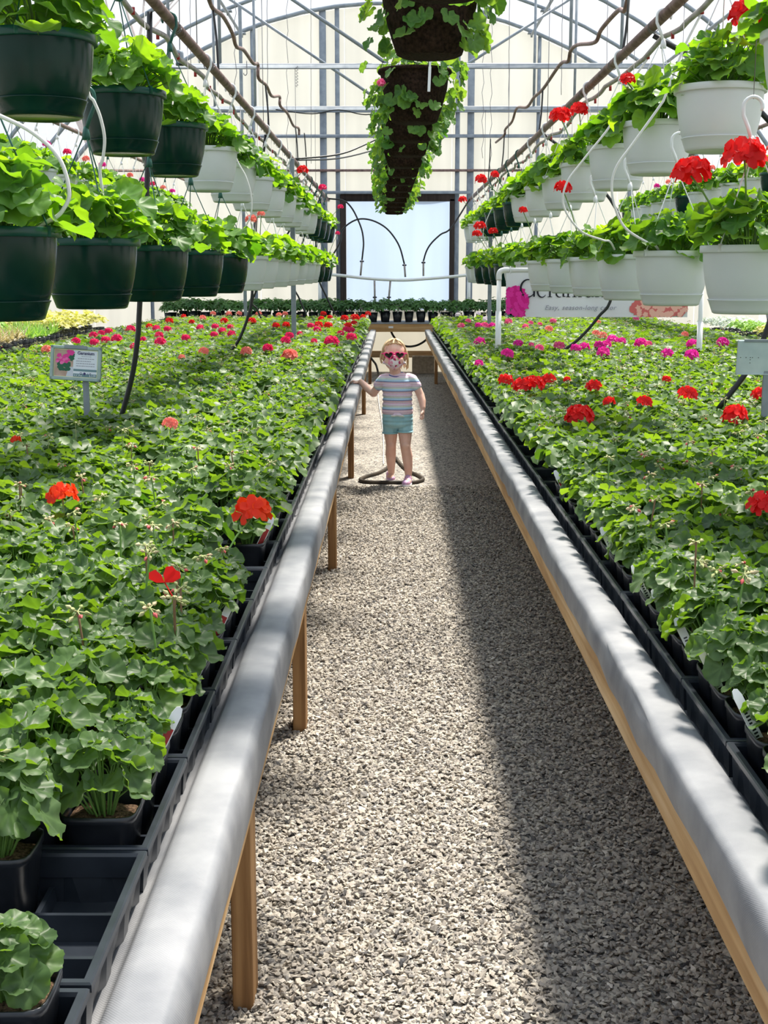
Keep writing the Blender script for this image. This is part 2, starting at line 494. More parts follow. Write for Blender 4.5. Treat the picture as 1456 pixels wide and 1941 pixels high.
def gravel_stones():
    rng = np.random.default_rng(3)
    N = 78000
    # closer spacing near the lens, thinning away
    Y = 1.75 + (rng.random(N) ** 1.25) * 6.6
    X = rng.uniform(-.52, .74, N)
    octa = np.array([(1, 0, 0), (-1, 0, 0), (0, 1, 0), (0, -1, 0), (0, 0, 1), (0, 0, -1)], float)
    f = np.array([(0, 2, 4), (2, 1, 4), (1, 3, 4), (3, 0, 4), (2, 0, 5), (1, 2, 5), (3, 1, 5), (0, 3, 5)])
    V = octa[None] * (1 + rng.uniform(-.35, .35, (N, 6, 1)))
    V[:, 4, :2] += rng.uniform(-.5, .5, (N, 2)); V[:, 5, :2] += rng.uniform(-.5, .5, (N, 2))
    big = rng.uniform(.0042, .0098, N)
    sc = np.stack([big * rng.uniform(.8, 1.25, N), big * rng.uniform(.6, 1.0, N), big * rng.uniform(.30, .65, N)], 1)
    V = V * sc[:, None, :]
    a = rng.uniform(0, 2 * PI, N); t = rng.normal(0, .45, N); t2 = rng.normal(0, .45, N)
    ca, sa, ct, st, c2, s2 = np.cos(a), np.sin(a), np.cos(t), np.sin(t), np.cos(t2), np.sin(t2)
    x, y, z = V[..., 0], V[..., 1], V[..., 2]
    y, z = y * ct[:, None] - z * st[:, None], y * st[:, None] + z * ct[:, None]
    x, z = x * c2[:, None] - z * s2[:, None], x * s2[:, None] + z * c2[:, None]
    x, y = x * ca[:, None] - y * sa[:, None], x * sa[:, None] + y * ca[:, None]
    zc = rng.uniform(.001, .009, N)
    V = np.stack([x + X[:, None], y + Y[:, None], z + zc[:, None]], -1).reshape(-1, 3)
    Fa = (f[None] + (np.arange(N) * 6)[:, None, None]).reshape(-1, 3)
    c = np.clip(rng.normal(.52, .2, N), 0, 1)
    C = np.repeat(np.stack([c, c, c], 1), 6, 0)
    mb = MB(); mb.add(V, Fa, C)
    o = mb.build('gravel_stones', M['stone'], floor, smooth=False, attr=True)
    tag(o, 'loose grey and tan gravel chips', kind='stuff')
gravel_stones()

# roof film (one sheet over the bows)
def roof_sheet():
    a0 = math.acos((HALF) / RR); n = 40
    ang = np.linspace(a0 - .0, PI - a0, n)
    a = np.linspace(math.asin(-CZ / RR), PI - math.asin(-CZ / RR), n)
    ys = np.linspace(Y_START, Y_END + .04, 18)
    v = [(CX + (RR + .03) * math.cos(t), y, CZ + (RR + .03) * math.sin(t)) for y in ys for t in a]
    f = [(j * n + i, j * n + i + 1, (j + 1) * n + i + 1, (j + 1) * n + i) for j in range(len(ys) - 1) for i in range(n - 1)]
    return MB().add(v, f).build('ceiling', M['rooffilm'])
ceiling = tag(roof_sheet(), 'clear plastic film stretched over the arched steel bows', kind='structure')

def arc_pts(y, r=RR, n=36):
    s = math.asin(-CZ / r)
    return [(CX + r * math.cos(t), y, CZ + r * math.sin(t)) for t in np.linspace(s, PI - s, n)]
BAY = 1.525
ys_bow = [Y_END - BAY * k for k in range(15)]
for k, y in enumerate(ys_bow):
    MB().tube(arc_pts(y), .024 if k else .03, 8, cap=False).build('bow', M['steel'], ceiling)
for ang in (36, 53, 69, 90, 111, 127, 144):
    t = math.radians(ang)
    x, z = CX + (RR - .05) * math.cos(t), CZ + (RR - .05) * math.sin(t)
    MB().tube([(x, Y_START, z), (x, Y_END, z)], .019, 8).build('purlin', M['steel'], ceiling)
    if ang in (69, 111):
        for y in ys_bow[:4]:   # bracket plates where the purlins cross the bows
            mb = MB().box((x - .05, y - .045, z + .01), (x + .05, y + .045, z + .028))
            mb.box((x - .012, y - .02, z - .03), (x + .012, y + .02, z + .012))
            mb.build('purlin_bracket', M['steel'], ceiling)
ZC = 3.15
hw = math.sqrt(RR ** 2 - (ZC - CZ) ** 2)
for y in (12.2, 15.25, 9.15, 6.1, 3.05, 0.0):
    MB().box((CX - hw, y - .02, ZC - .022), (CX + hw, y + .02, ZC + .022), bev=.004).build('truss_chord', M['steel'], ceiling)
    for s in (-1, 1):
        bx = .02 + s * 2.05
        zb = arch_z(bx)
        MB().tube([(.02 + s * .03, y + .03, ZC), (bx, y + .03, zb - .02)], .016, 8).build('truss_web', M['steel'], ceiling)
        for off in (1.55, 2.0):
            xx = .02 + s * off
            MB().tube([(xx, y, ZC), (xx, y, arch_z(xx))], .015, 8).build('truss_post', M['steel'], ceiling)

# end wall: upright translucent sheets with the door gap, steel girts and studs
DX0, DX1, DZ = -.636, .805, 2.31
wall_back = tag(link('wall_back', None, None, Matrix.Translation((0, Y_END + .06, 0))), 'cream translucent end wall on a steel frame', kind='structure')
edges = [-5.2, -4.1, -2.95, -1.8, DX0, DX1, 1.95, 3.05, 4.15, 5.05]
for a, b in zip(edges[:-1], edges[1:]):
    z0 = DZ if abs(a - DX0) < 1e-6 else 0.0
    xs = np.linspace(a + .002, b - .002, 9)
    n = len(xs)
    v = []
    for yy in (0.0, .012):
        v += [(x, yy, z0) for x in xs] + [(x, yy, max(z0 + .01, arch_z(x))) for x in xs]
    f = []
    for i in range(n - 1):
        f.append((i, i + 1, n + i + 1, n + i)); f.append((2 * n + i + 1, 2 * n + i, 3 * n + i, 3 * n + i + 1))
    MB().add(v, f).build('wall_sheet', M['wallfilm'], wall_back, smooth=False)
for z in (2.706, 3.153, 3.48):
    w = math.sqrt(RR ** 2 - (z - CZ) ** 2)
    r = .016 if z < 3 else .022
    MB().box((CX - w, -.055 - r, z - r), (CX + w, -.055 + r, z + r), bev=.003).build('girt', M['rust'] if z < 3 else M['steel'], wall_back)
for x, w, mt in ((-1.869, .022, 'steel'), (-.931, .045, 'whitepl'), (-.738, .03, 'steel'), (.872, .03, 'steel'), (1.048, .045, 'whitepl'), (1.95, .022, 'steel'), (-3.3, .022, 'steel'), (3.2, .022, 'steel')):
    MB().box((x - w, -.05, 0), (x + w, -.004, arch_z(x)), bev=.003).build('stud', M[mt] if mt == 'steel' else M['steel'], wall_back)
for a, b in ((-5.2, DX0 - .071), (DX0 + .006, DX1 - .031), (DX1 + .036, 5.05)):
    MB().box((a, -.094, .20), (b, -.051, .29), bev=.004).build('kick_board', M['woodx'], wall_back)

door = tag(link('door_1', None, None, Matrix.Translation((0, Y_END + .02, 0))), 'doorway closed by a pale blue plastic sheet in a dark frame', kind='structure')
xs = np.linspace(DX0 + .01, DX1 - .01, 25); zs = np.linspace(.83, DZ, 22)
rng = np.random.default_rng(5)
v = [(x, .05 + .012 * math.sin(5 * x + 1.3 * z) + .008 * math.sin(3.1 * z - 4 * x), z) for z in zs for x in xs]
n = len(xs)
f = [(j * n + i, j * n + i + 1, (j + 1) * n + i + 1, (j + 1) * n + i) for j in range(len(zs) - 1) for i in range(n - 1)]
MB().add(v, f).build('door_sheet', M['doorfilm'], door)
for x0, x1 in ((DX0 - .07, DX0 + .005), (DX1 - .03, DX1 + .035)):
    MB().box((x0, -.05, 0), (x1, .03, DZ + .02), bev=.004).build('door_post', M['darkwood'], door)
MB().add([(DX0 + .005, .02, 0), (DX1 - .03, .02, 0), (DX1 - .03, .02, .85), (DX0 + .005, .02, .85)], [(0, 1, 2, 3)]).build('kick_panel', M['kickfilm'], door, smooth=False)
MB().box((DX0 - .07, -.05, DZ - .01), (DX1 + .035, .03, DZ + .085), bev=.004).build('door_header', M['darkwood'], door)
MB().box((DX0 - .3, -.07, DZ + .085), (DX1 + .25, -.03, DZ + .125), bev=.004).build('header_rail', M['steel'], door)

# low side walls below the springing of the bows
for nm, x in (('wall_left', CX - HALF - .085), ('wall_right', CX + HALF + .085)):
    o = MB().box((x - .01, Y_START, 0), (x + .01, Y_END, .5)).build(nm, M['wallfilm'], smooth=False)
    tag(o, 'low translucent side wall', kind='structure')

# ------------------------------------------------------------------ benches
LX, RX = -.214, .42           # aisle faces of the two benches
LEDGE, REDGE = -.292, .495    # tray edges
BZ = .600                     # bench surface
TP, TC = .31, .53             # tray pitch along / across the bench
def bench(name, label, x0, s, width, y0, y1, legs, parts=True):
    """s=+1: bench extends towards +X from the aisle face x0"""
    t = thing(name, label, 'bench', (x0, y0, 0))
    L = y1 - y0
    lowz = .545 if s < 0 else .566
    prof = [(.000, lowz), (-.003, .59), (-.002, .617), (.000, .627), (.004, .634), (.010, .637), (.030, .6385), (.052, .638), (.064, .635), (.072, .626), (.078, .610), (.086, .6015), (.2, .600), (width - .1, .600), (width - .07, .612), (width - .05, .634), (width - .01, .637), (width, .62), (width, .545)]
    ny = int(L / .05)
    rng = np.random.default_rng(11 + int(s))
    wav = smooth_noise(ny + 1, 3, rng) * .006
    top = smooth_noise(ny + 1, 7, rng) * .0025
    wr = [smooth_noise(ny + 1, 2.2, rng) * .0016 for _ in prof]
    v = []
    for j in range(ny + 1):
        for i, (u, z) in enumerate(prof):
            zz, uu = z, u
            if i in (0, 18): zz += wav[j]
            if 1 <= i <= 4: uu += wr[i][j] - .0015
            if 4 <= i <= 9: zz += top[j] + wr[i][j] * .5
            v.append((s * uu, j * L / ny, zz))
    n = len(prof)
    f = [((j * n + i), (j * n + i + 1), ((j + 1) * n + i + 1), ((j + 1) * n + i))[::int(s)] for j in range(ny) for i in range(n - 1)]
    MB().add(v, f).build('fabric_cover', M['fabric'], t)
    # side boards (separate lengths butted end to end) and the deck
    cuts = [0, 3.35 - y0 if s > 0 else 2.1, 7.2, 11.0, 14.2, L]
    for side in (0, 1):
        for a, b in zip(cuts[:-1], cuts[1:]):
            u0 = .008 if side == 0 else width - .046
            MB().box((s * u0, a + .002, .500), (s * (u0 + .038), b - .002, .632), bev=.002).build('side_board', M['woody'], t, smooth=False)
    MB().box((s * .045, .01, .575), (s * (width - .045), L - .01, .596)).build('deck', M['woodx'], t, smooth=False)
    for a in (0, L - .04):
        MB().box((s * .042, a, .50), (s * (width - .042), a + .038, .575), bev=.002).build('end_board', M['woodx'], t, smooth=False)
    for yl in legs:
        for u0 in ((.043 if s < 0 else .10 if yl > 16 else .55), width * .55, width - .081):
            MB().box((s * u0, yl - y0 - .045, 0), (s * (u0 + .038), yl - y0 + .045, .575), bev=.002).build('leg', M['woodz'], t, smooth=False)
    return t
YB0, YB1 = .35, 17.05
bench('plant_bench', 'long wood bench wrapped in grey fabric that the child touches', LX, -1, 2.74, YB0, YB1, (.9, 2.29, 3.80, 5.97, 8.74, 12.76, 16.3))
bench('plant_bench', 'long wood bench wrapped in grey fabric below the banner', RX, 1, 2.86, YB0, YB1, (1.2, 4.1, 7.0, 9.9, 13.0, 16.3))
# outer benches along the side walls and the cross bench at the end wall
def low_bench(name, label, a, b, z, legs_y, legs_x, apron=True):
    t = thing(name, label, 'bench', ((a[0] + b[0]) / 2, (a[1] + b[1]) / 2, 0))
    c = np.array([(a[0] + b[0]) / 2, (a[1] + b[1]) / 2, 0])
    A = np.array([a[0], a[1], 0]) - c; B = np.array([b[0], b[1], 0]) - c
    MB().box((A[0], A[1], z - .02), (B[0], B[1], z), bev=.004).build('bench_top', M['fabric'], t, smooth=False)
    MB().box((A[0], A[1], z - .12), (B[0], A[1] + .038, z - .022), bev=.002).build('apron', M['woodx'], t, smooth=False)
    MB().box((A[0], B[1] - .038, z - .12), (B[0], B[1], z - .022), bev=.002).build('apron', M['woodx'], t, smooth=False)
    for s0 in (A[0], B[0] - .038):
        MB().box((s0, A[1] + .04, z - .12), (s0 + .038, B[1] - .04, z - .022), bev=.002).build('side_board', M['woody'], t, smooth=False)
    for y in legs_y:
        for x in legs_x:
            MB().box((x - c[0] - .03, y - c[1] - .045, 0), (x - c[0] + .03, y - c[1] + .045, z - .022), bev=.002).build('leg', M['woodz'], t, smooth=False)
    return t
low_bench('wall_bench', 'low bench of grasses and golden foliage along the side wall', (-4.95, 6.0), (-3.5, 16.9), .60, (6.2, 9, 12, 14.5, 16.7), (-4.9, -3.56))
low_bench('wall_bench', 'low bench of pale seedling packs along the side wall', (3.72, 6.0), (4.85, 16.9), .60, (6.2, 9, 12, 14.5, 16.7), (3.78, 4.8))
low_bench('cross_bench', 'wooden cross bench under the doorway sheet', (-3.0, 17.25), (3.3, 18.05), .715, (17.3, 18.0), (-2.9, -1.6, -.55, .86, 1.9, 3.2))
# ------------------------------------------------------------------ leaves and plants
def leaf_geo(rng, na=24, rings=(.45, .8, 1.0), lobes=7, cup=.24, ruf=.15, cren=True):
    """unit leaf: stalk joins at the origin, tip along +x, upper face +z"""
    half = PI * .95
    th = np.linspace(-half, half, na)
    lob = np.abs(np.cos(lobes * th / 2))
    edge = .93 + .10 * lob + .08 * np.cos(th) - .30 * np.clip((np.abs(th) - 2.45) / .6, 0, 1) ** 1.5
    if cren:
        edge += .022 * np.cos(lobes * 3 * th)
    ph = rng.uniform(0, 6.28); k = rng.choice([2, 3, 4]); ph2 = rng.uniform(0, 6.28)
    cupv = cup * rng.uniform(.1, 1.5)
    fold = rng.uniform(-.12, .28)
    V = [(0, 0, 0)]; G = [0.0]; B = [.25]
    for r in rings:
        rr = r * edge
        z = cupv * r * r + ruf * r ** 2.2 * np.sin(k * th + ph) + .085 * r ** 3 * np.sin(lobes * th + ph2) - .035 * r * (lob - .5) + fold * (r * np.sin(th)) ** 2
        if r > .7:
            z = z + rng.normal(0, .035, na) * r
        if r == rings[-1]:
            z = z - .06 * rng.random()
        V += list(np.stack([rr * np.cos(th), rr * np.sin(th), z], 1)); G += [r] * na; B += list(.30 * lob ** 6 * (1.0 - .5 * r))
    f = []
    for i in range(na - 1):
        f.append((0, 1 + i, 2 + i))
    V = np.array(V); G = np.stack([np.array(G), np.array(B)], 1)
    T = [np.array(f)]
    for j in range(len(rings) - 1):
        a = 1 + j * na; b = a + na
        q = []
        for i in range(na - 1):
            q.append((a + i, b + i, b + i + 1)); q.append((a + i, b + i + 1, a + i + 1))
        T.append(np.array(q))
    return V, np.concatenate(T), G
_lr = np.random.default_rng(21)
LEAF_HI = [leaf_geo(_lr, 43, (.3, .6, .85, 1.0)) for _ in range(9)]
LEAF_MID = [leaf_geo(_lr, 22, (.6, 1.0), cren=False) for _ in range(9)]
LEAF_LO = [leaf_geo(_lr, 10, (1.0,), cren=False, ruf=.22) for _ in range(9)]
LEAF_XLO = [leaf_geo(_lr, 6, (1.0,), cren=False, ruf=.25, lobes=3) for _ in range(9)]

def leaf_mtx(pos, az, tilt, roll, s, yaw2=0.0):
    M4 = Matrix.Translation(pos) @ Matrix.Rotation(az, 4, 'Z') @ Matrix.Rotation(tilt, 4, 'Y') @ Matrix.Rotation(roll, 4, 'X') @ Matrix.Rotation(yaw2, 4, 'Z') @ Matrix.Scale(s, 4)
    return M4
def layout_bench(rng, n, R=.060, H=.098, s0=.021, s1=.032):
    """leaves of one bench plant, origin on the soil"""
    out = []
    for i in range(n):
        u = (i + .5) / n
        r = R * math.sqrt(u) * rng.uniform(.85, 1.15)
        az = i * 2.39996 + rng.normal(0, .3)
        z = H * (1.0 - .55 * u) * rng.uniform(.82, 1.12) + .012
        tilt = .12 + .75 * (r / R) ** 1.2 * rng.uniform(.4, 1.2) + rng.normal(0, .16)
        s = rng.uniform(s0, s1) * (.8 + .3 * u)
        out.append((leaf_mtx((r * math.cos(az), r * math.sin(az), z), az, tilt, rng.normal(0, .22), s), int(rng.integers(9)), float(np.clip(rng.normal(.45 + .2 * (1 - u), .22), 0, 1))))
    return out
def layout_basket(rng, n, R=.15, H=.125, s0=.036, s1=.056, droop=.03):
    out = []
    for i in range(n):
        u = (i + .5) / n
        el = math.asin(1 - 1.02 * u) if u < .98 else 0.0
        az = i * 2.39996 + rng.normal(0, .35)
        k = rng.uniform(.80, 1.12)
        r = R * math.cos(el) * k
        z = H * max(0.0, math.sin(el)) * k + .026 - droop * (u > .85) * (rng.random() < .35)
        tilt = (PI / 2 - el) * rng.uniform(.15, .68) + rng.normal(0, .22)
        s = rng.uniform(s0, s1)
        out.append((leaf_mtx((r * math.cos(az), r * math.sin(az), z), az, tilt, rng.normal(0, .3), s), int(rng.integers(9)), float(np.clip(rng.normal(.5, .25), 0, 1))))
    return out
def layout_coir(rng, n):
    """ivy geranium spilling round the outside of a coir basket, origin at rim height"""
    out = []
    for i in range(n):
        az = rng.uniform(0, 2 * PI)
        if i % 4 == 0:
            z = rng.uniform(.0, .07); r = rng.uniform(.04, .15); tilt = rng.uniform(.1, .7)
        else:
            z = rng.uniform(-.20, .03); rb = .155 + z * .22
            # the flanks (+-X) trail the most
            side = abs(math.cos(az))
            if rng.random() > .30 + .75 * side: continue
            r = rb + rng.uniform(.012, .02 + .055 * side); tilt = rng.uniform(.5, 1.5)
        out.append((leaf_mtx((r * math.cos(az), r * math.sin(az), z), az, tilt, rng.normal(0, .35), rng.uniform(.020, .034)), int(rng.integers(9)), float(np.clip(rng.normal(.45, .25), 0, 1))))
    return out
def add_leaf(mb, geo, mtx, tint):
    V, F, G = geo
    A = np.array(mtx)
    v = V @ A[:3, :3].T + A[:3, 3]
    c = np.stack([np.full(len(V), tint), G[:, 0], G[:, 1]], 1)
    mb.add(v, F, c)
def stalks(layout, r=.0016, base_r=.012, z0=0.0, n=3):
    mb = MB()
    for m4, _, _ in layout:
        e = np.array(m4.translation)
        b = np.array([e[0] * .25, e[1] * .25, z0])
        mid = np.array([e[0] * .55, e[1] * .55, z0 + (e[2] - z0) * .62])
        mb.tube([b, mid, e], [r * 1.3, r, r * .8], n, cap=False)
    return mb
LEAF_OBJ = {}
def leaf_object_mesh(key, i):
    k = (key, i)
    if k not in LEAF_OBJ:
        V, F, G = LEAF_HI[i]
        rng = np.random.default_rng(i)
        mb = MB().add(V, F, np.stack([np.full(len(V), .30 + .05 * i), G[:, 0], G[:, 1]], 1))
        LEAF_OBJ[k] = mb.mesh('leaf', M[key])
    return LEAF_OBJ[k]
def foliage_mesh(name, layout, geos, key):
    mb = MB()
    for m4, i, t in layout:
        add_leaf(mb, geos[i], m4, t)
    return mb.mesh(name, M[key])

NV = 10
_pr = np.random.default_rng(33)
B_LAY = [layout_bench(_pr, int(_pr.integers(21, 27))) for _ in range(NV)]
B_STALK = [stalks(l).mesh('stalks', M['stem'], attr=False) for l in B_LAY]
B_FOL = [foliage_mesh('foliage', l, LEAF_MID, 'leaf') for l in B_LAY]
def raw(layout, geos):
    mb = MB()
    for m4, i, t in layout:
        add_leaf(mb, geos[i], m4, t)
    V, F, C = mb.arrays()
    return V, np.concatenate(F), C
B_LO = [raw(l, LEAF_LO) for l in B_LAY]
B_XLO = [raw(layout_bench(_pr, 11, s0=.032, s1=.046), LEAF_XLO) for _ in range(NV)]

# flower heads and bud clusters
def flower_geo(rng, R=.030, nf=17, pet=5, ps=.0185):
    mb = MB()
    for i in range(nf):
        u = (i + .5) / nf
        el = math.asin(1 - 1.25 * u) if 1 - 1.25 * u > -1 else -.2
        az = i * 2.39996 + rng.normal(0, .2)
        d = np.array([math.cos(el) * math.cos(az), math.cos(el) * math.sin(az), .55 * math.sin(el)])
        c = d * R * rng.uniform(.75, 1.05)
        z = d / np.linalg.norm(d); z = z + np.array([0, 0, .25]); z /= np.linalg.norm(z)
        x = np.cross(z, [.3, .5, .8]); x /= np.linalg.norm(x); y = np.cross(z, x)
        tint = rng.random()
        for p in range(pet):
            a = p / pet * 2 * PI + rng.normal(0, .15)
            e = math.cos(a) * x + math.sin(a) * y
            w = np.cross(z, e)
            s = ps * rng.uniform(.85, 1.15)
            lift = rng.uniform(.15, .55)
            pts = [c, c + s * (.55 * e + .42 * w + lift * .4 * z), c + s * (1.05 * e + .36 * w + lift * .55 * z), c + s * (1.18 * e + lift * .3 * z), c + s * (1.05 * e - .36 * w + lift * .55 * z), c + s * (.55 * e - .42 * w + lift * .4 * z)]
            t = np.clip(tint + rng.normal(0, .2), 0, 1)
            mb.add(pts, [(0, 1, 2), (0, 2, 3), (0, 3, 4), (0, 4, 5)], np.array([t, .5, .5]))
    return mb
FLOWER = {}
def flower_mesh(col, v, nf=12, R=.030):
    k = (col, v, nf)
    if k not in FLOWER:
        FLOWER[k] = flower_geo(np.random.default_rng(v * 7 + nf), R, nf).mesh('flower_head', M[col])
    return FLOWER[k]
def bud_geo(rng, n=9, R=.018, red=.1):
    mb = MB()
    for i in range(n):
        az = i * 2.4 + rng.normal(0, .3); dn = rng.uniform(-.9, .5)
        d = np.array([math.cos(az), math.sin(az), dn]); d /= np.linalg.norm(d)
        mb.tube([(0, 0, 0), d * R * .55], .0009, 3, np.array([.2, .5, .5]), cap=False)
        x = d
        t = 1.0 if rng.random() < red else rng.uniform(0, .6)
        L = R * rng.uniform(.35, .6)
        mb.tube([d * R * .5, d * (R * .5 + L * .4), d * (R * .5 + L)], [.0012, .0038, .0006], 5, np.array([t, .5, .5]), cap=False)
    return mb
BUDS = [bud_geo(np.random.default_rng(50 + i), 9, .020, .05 + .1 * (i % 3)).mesh('bud_cluster', M['bud']) for i in range(5)]
def stem_mesh(h, lean, r=.0019, key='stem'):
    return MB().tube(spline([(0, 0, 0), (lean * .3, 0, h * .55), (lean, 0, h)], 3), r, 5).mesh('flower_stem', M[key], attr=False)
STEMS = [stem_mesh(1.0, l, .012) for l in (0, .08, -.07)]
BSTEMS = [stem_mesh(1.0, l, .012, 'brownstem') for l in (0, .08, -.07)]

# square nursery pot and its soil
def pot_mesh():
    mb = MB()
    S = 5.0
    mb.lathe([(.000, .002), (.034, .002), (.036, 0), (.0385, .004), (.0475, .084), (.0495, .086), (.0497, .095), (.0475, .095), (.0465, .078), (.0365, .006), (0, .006)], 20, sup=S)
    return mb.mesh('pot', M['blackpl'], attr=False)
POT = pot_mesh()
def soil_mesh():
    rng = np.random.default_rng(2)
    mb = MB().lathe([(.0445, .078), (.036, .081), (.022, .083), (.008, .082), (.0005, .082)], 16, sup=5.0)
    mb.V[0][:, 2] += rng.normal(0, .0016, len(mb.V[0]))
    return mb.mesh('soil', M['soil'], attr=False)
SOIL = soil_mesh()
SOIL_Z = .080

# ------------------------------------------------------------------ trays
def tray_meshes():
    w, l, h = .524, .304, .064       # across (x), along (y)
    body = MB()
    # tapered outer wall with vertical flutes, from rim down
    n = 22
    def ring(inx, z, flute):
        pts = []
        for e in range(4):
            for i in range(n if e % 2 == 0 else 12):
                m = n if e % 2 == 0 else 12
                t = i / m
                o = inx + (flute if (i // 2) % 2 else 0)
                if e == 0: pts.append((-w / 2 + inx + t * (w - 2 * inx), -l / 2 + o, z))
                if e == 1: pts.append((w / 2 - o, -l / 2 + inx + t * (l - 2 * inx), z))
                if e == 2: pts.append((w / 2 - inx - t * (w - 2 * inx), l / 2 - o, z))
                if e == 3: pts.append((-w / 2 + o, l / 2 - inx - t * (l - 2 * inx), z))
        return pts
    R0, R1 = ring(.006, h - .004, .0), ring(.010, .001, .005)
    k = len(R0)
    body.add(R0 + R1, [(i, (i + 1) % k, k + (i + 1) % k, k + i)[::-1] for i in range(k)])
    body.box((-w / 2 + .012, -l / 2 + .012, 0), (w / 2 - .012, l / 2 - .012, .003))
    rim = MB()
    o1, i1 = .0, .010
    def rect(d, z):
        return [(-w / 2 + d, -l / 2 + d, z), (w / 2 - d, -l / 2 + d, z), (w / 2 - d, l / 2 - d, z), (-w / 2 + d, l / 2 - d, z)]
    V = rect(0, h - .010) + rect(0, h - .002) + rect(.002, h) + rect(.009, h) + rect(.011, h - .004) + rect(.012, h - .03)
    F = []
    for j in range(5):
        for i in range(4):
            F.append((j * 4 + i, j * 4 + (i + 1) % 4, j * 4 + 4 + (i + 1) % 4, j * 4 + 4 + i))
    rim.add(V, F)
    div = MB()
    for y in (-.04825, .04825):
        div.add([(-w / 2 + .012, y - .006, .003), (-w / 2 + .012, y - .003, .034), (-w / 2 + .012, y + .003, .034), (-w / 2 + .012, y + .006, .003),
                 (w / 2 - .012, y - .006, .003), (w / 2 - .012, y - .003, .034), (w / 2 - .012, y + .003, .034), (w / 2 - .012, y + .006, .003)],
                [(0, 1, 5, 4), (1, 2, 6, 5), (2, 3, 7, 6)])
    for x in (-.1478, -.0493, .0493, .1478):
        div.add([(x - .006, -l / 2 + .012, .003), (x - .003, -l / 2 + .012, .022), (x + .003, -l / 2 + .012, .022), (x + .006, -l / 2 + .012, .003),
                 (x - .006, l / 2 - .012, .003), (x - .003, l / 2 - .012, .022), (x + .003, l / 2 - .012, .022), (x + .006, l / 2 - .012, .003)],
                [(4, 5, 1, 0), (5, 6, 2, 1), (6, 7, 3, 2)])
    return body.mesh('tray_body', M['trayblk'], False, False), rim.mesh('tray_rim', M['trayblk'], False, False), div.mesh('divider', M['trayblk'], False, False)
T_BODY, T_RIM, T_DIV = tray_meshes()
T_ALL = None
LY0, RY0 = .565, .636      # first tray edge on each bench (pitch TP)
def put_tray(x, y, label, group, rz=0.0, z=BZ, full=True):
    t = thing('nursery_tray', label, 'tray', (x, y, z), rz, group)
    link('tray_body', T_BODY, t); link('tray_rim', T_RIM, t)
    if full: link('divider', T_DIV, t)
    return t
rng = np.random.default_rng(77)
SIDES = [(-1, LEDGE, LY0, 'the child-side bench'), (1, REDGE, RY0, 'the banner-side bench')]
NROW = int((YB1 - .15 - .6) / TP)
for s, e, y0, where in SIDES:
    for k in range(NROW):
        for j in range(5):
            y = y0 + TP * (k + .5)
            x = e + s * (TC * (j + .5))
            vis = abs(x) - .3 < .30 * (y + .35)
            if j == 0 or (y < 4.6 and vis):
                tr = put_tray(x, y + .0, 'black plastic nursery tray ' + ('along the aisle rail of ' if j == 0 else 'in the inner rows of ') + where, ('edge trays on ' if j == 0 else 'inner trays on ') + where, rng.normal(0, .001), full=y < 5)

# ------------------------------------------------------------------ potted geraniums on the two benches
FL_L = []   # flowers: pixel, colour, relative size  (read off the photograph)
def fl(lst, ox, oy, sc, items):
    for x, y, c, s in items:
        lst.append((ox + x / sc, oy + y / sc, c, s))
ro, re, mg, co, og, wh, pk = 'rose', 'red', 'magenta', 'coral', 'orange', 'white', 'pink'
fl(FL_L, 0, 560, 2.6, [(375,225,ro,1),(460,195,ro,1),(465,230,ro,1),(520,218,ro,1),(575,212,ro,1.2),(535,175,ro,1),(500,185,ro,.9),(645,165,ro,1.2),(735,150,re,.9),(770,160,ro,1),(835,125,re,1.2),(785,195,ro,1),(790,228,ro,1.2),(825,165,ro,1),(660,250,ro,.8),(705,215,ro,.7),(915,208,ro,1),(945,130,re,.9),(985,157,ro,1),(1060,153,ro,1),(1105,125,re,1.2),(1095,172,ro,1),(1140,188,ro,1),(1055,192,ro,.9),(1135,155,ro,.9),(1005,275,co,1),(1215,273,co,1),(1425,293,co,1.3),(895,303,co,.6),(1320,258,ro,1),(1410,220,ro,1),(1425,197,ro,1),(1360,148,re,1),(1410,143,re,1),(1240,125,re,1.3),(1000,110,co,1.1),(1070,85,co,1.1),(1145,85,co,1.1),(1215,80,co,1.1),(1290,85,co,1.1),(1375,95,co,1),(1405,90,co,1),(230,265,co,1),(905,102,re,.9),(180,100,co,.01)][:-1])
fl(FL_L, 400, 500, 4.55, [(985,420,re,1.1),(950,470,re,1),(1025,460,re,.9),(1150,470,re,1.3),(1240,465,re,1.5),(1310,455,re,1),(1355,430,re,1.1),(930,525,re,1.2),(1010,530,re,1.2),(1180,535,re,1.2),(1170,570,ro,1.1),(1210,572,ro,1),(915,565,ro,1),(860,533,ro,1),(1235,512,re,1),(1120,600,ro,.9),(1210,630,ro,1.2),(1040,668,ro,1.5),(890,665,ro,.7),(765,600,ro,.7),(680,620,ro,1),(645,660,ro,1.1),(490,725,ro,1),(305,755,co,1),(680,785,co,1.3),(560,530,re,1),(645,525,re,1)])
FL_L += [(118, 937, og, 1.0), (480, 968, og, 1.15), (323, 803, co, .8), (30, 833, og, .45)]
FL_R = []
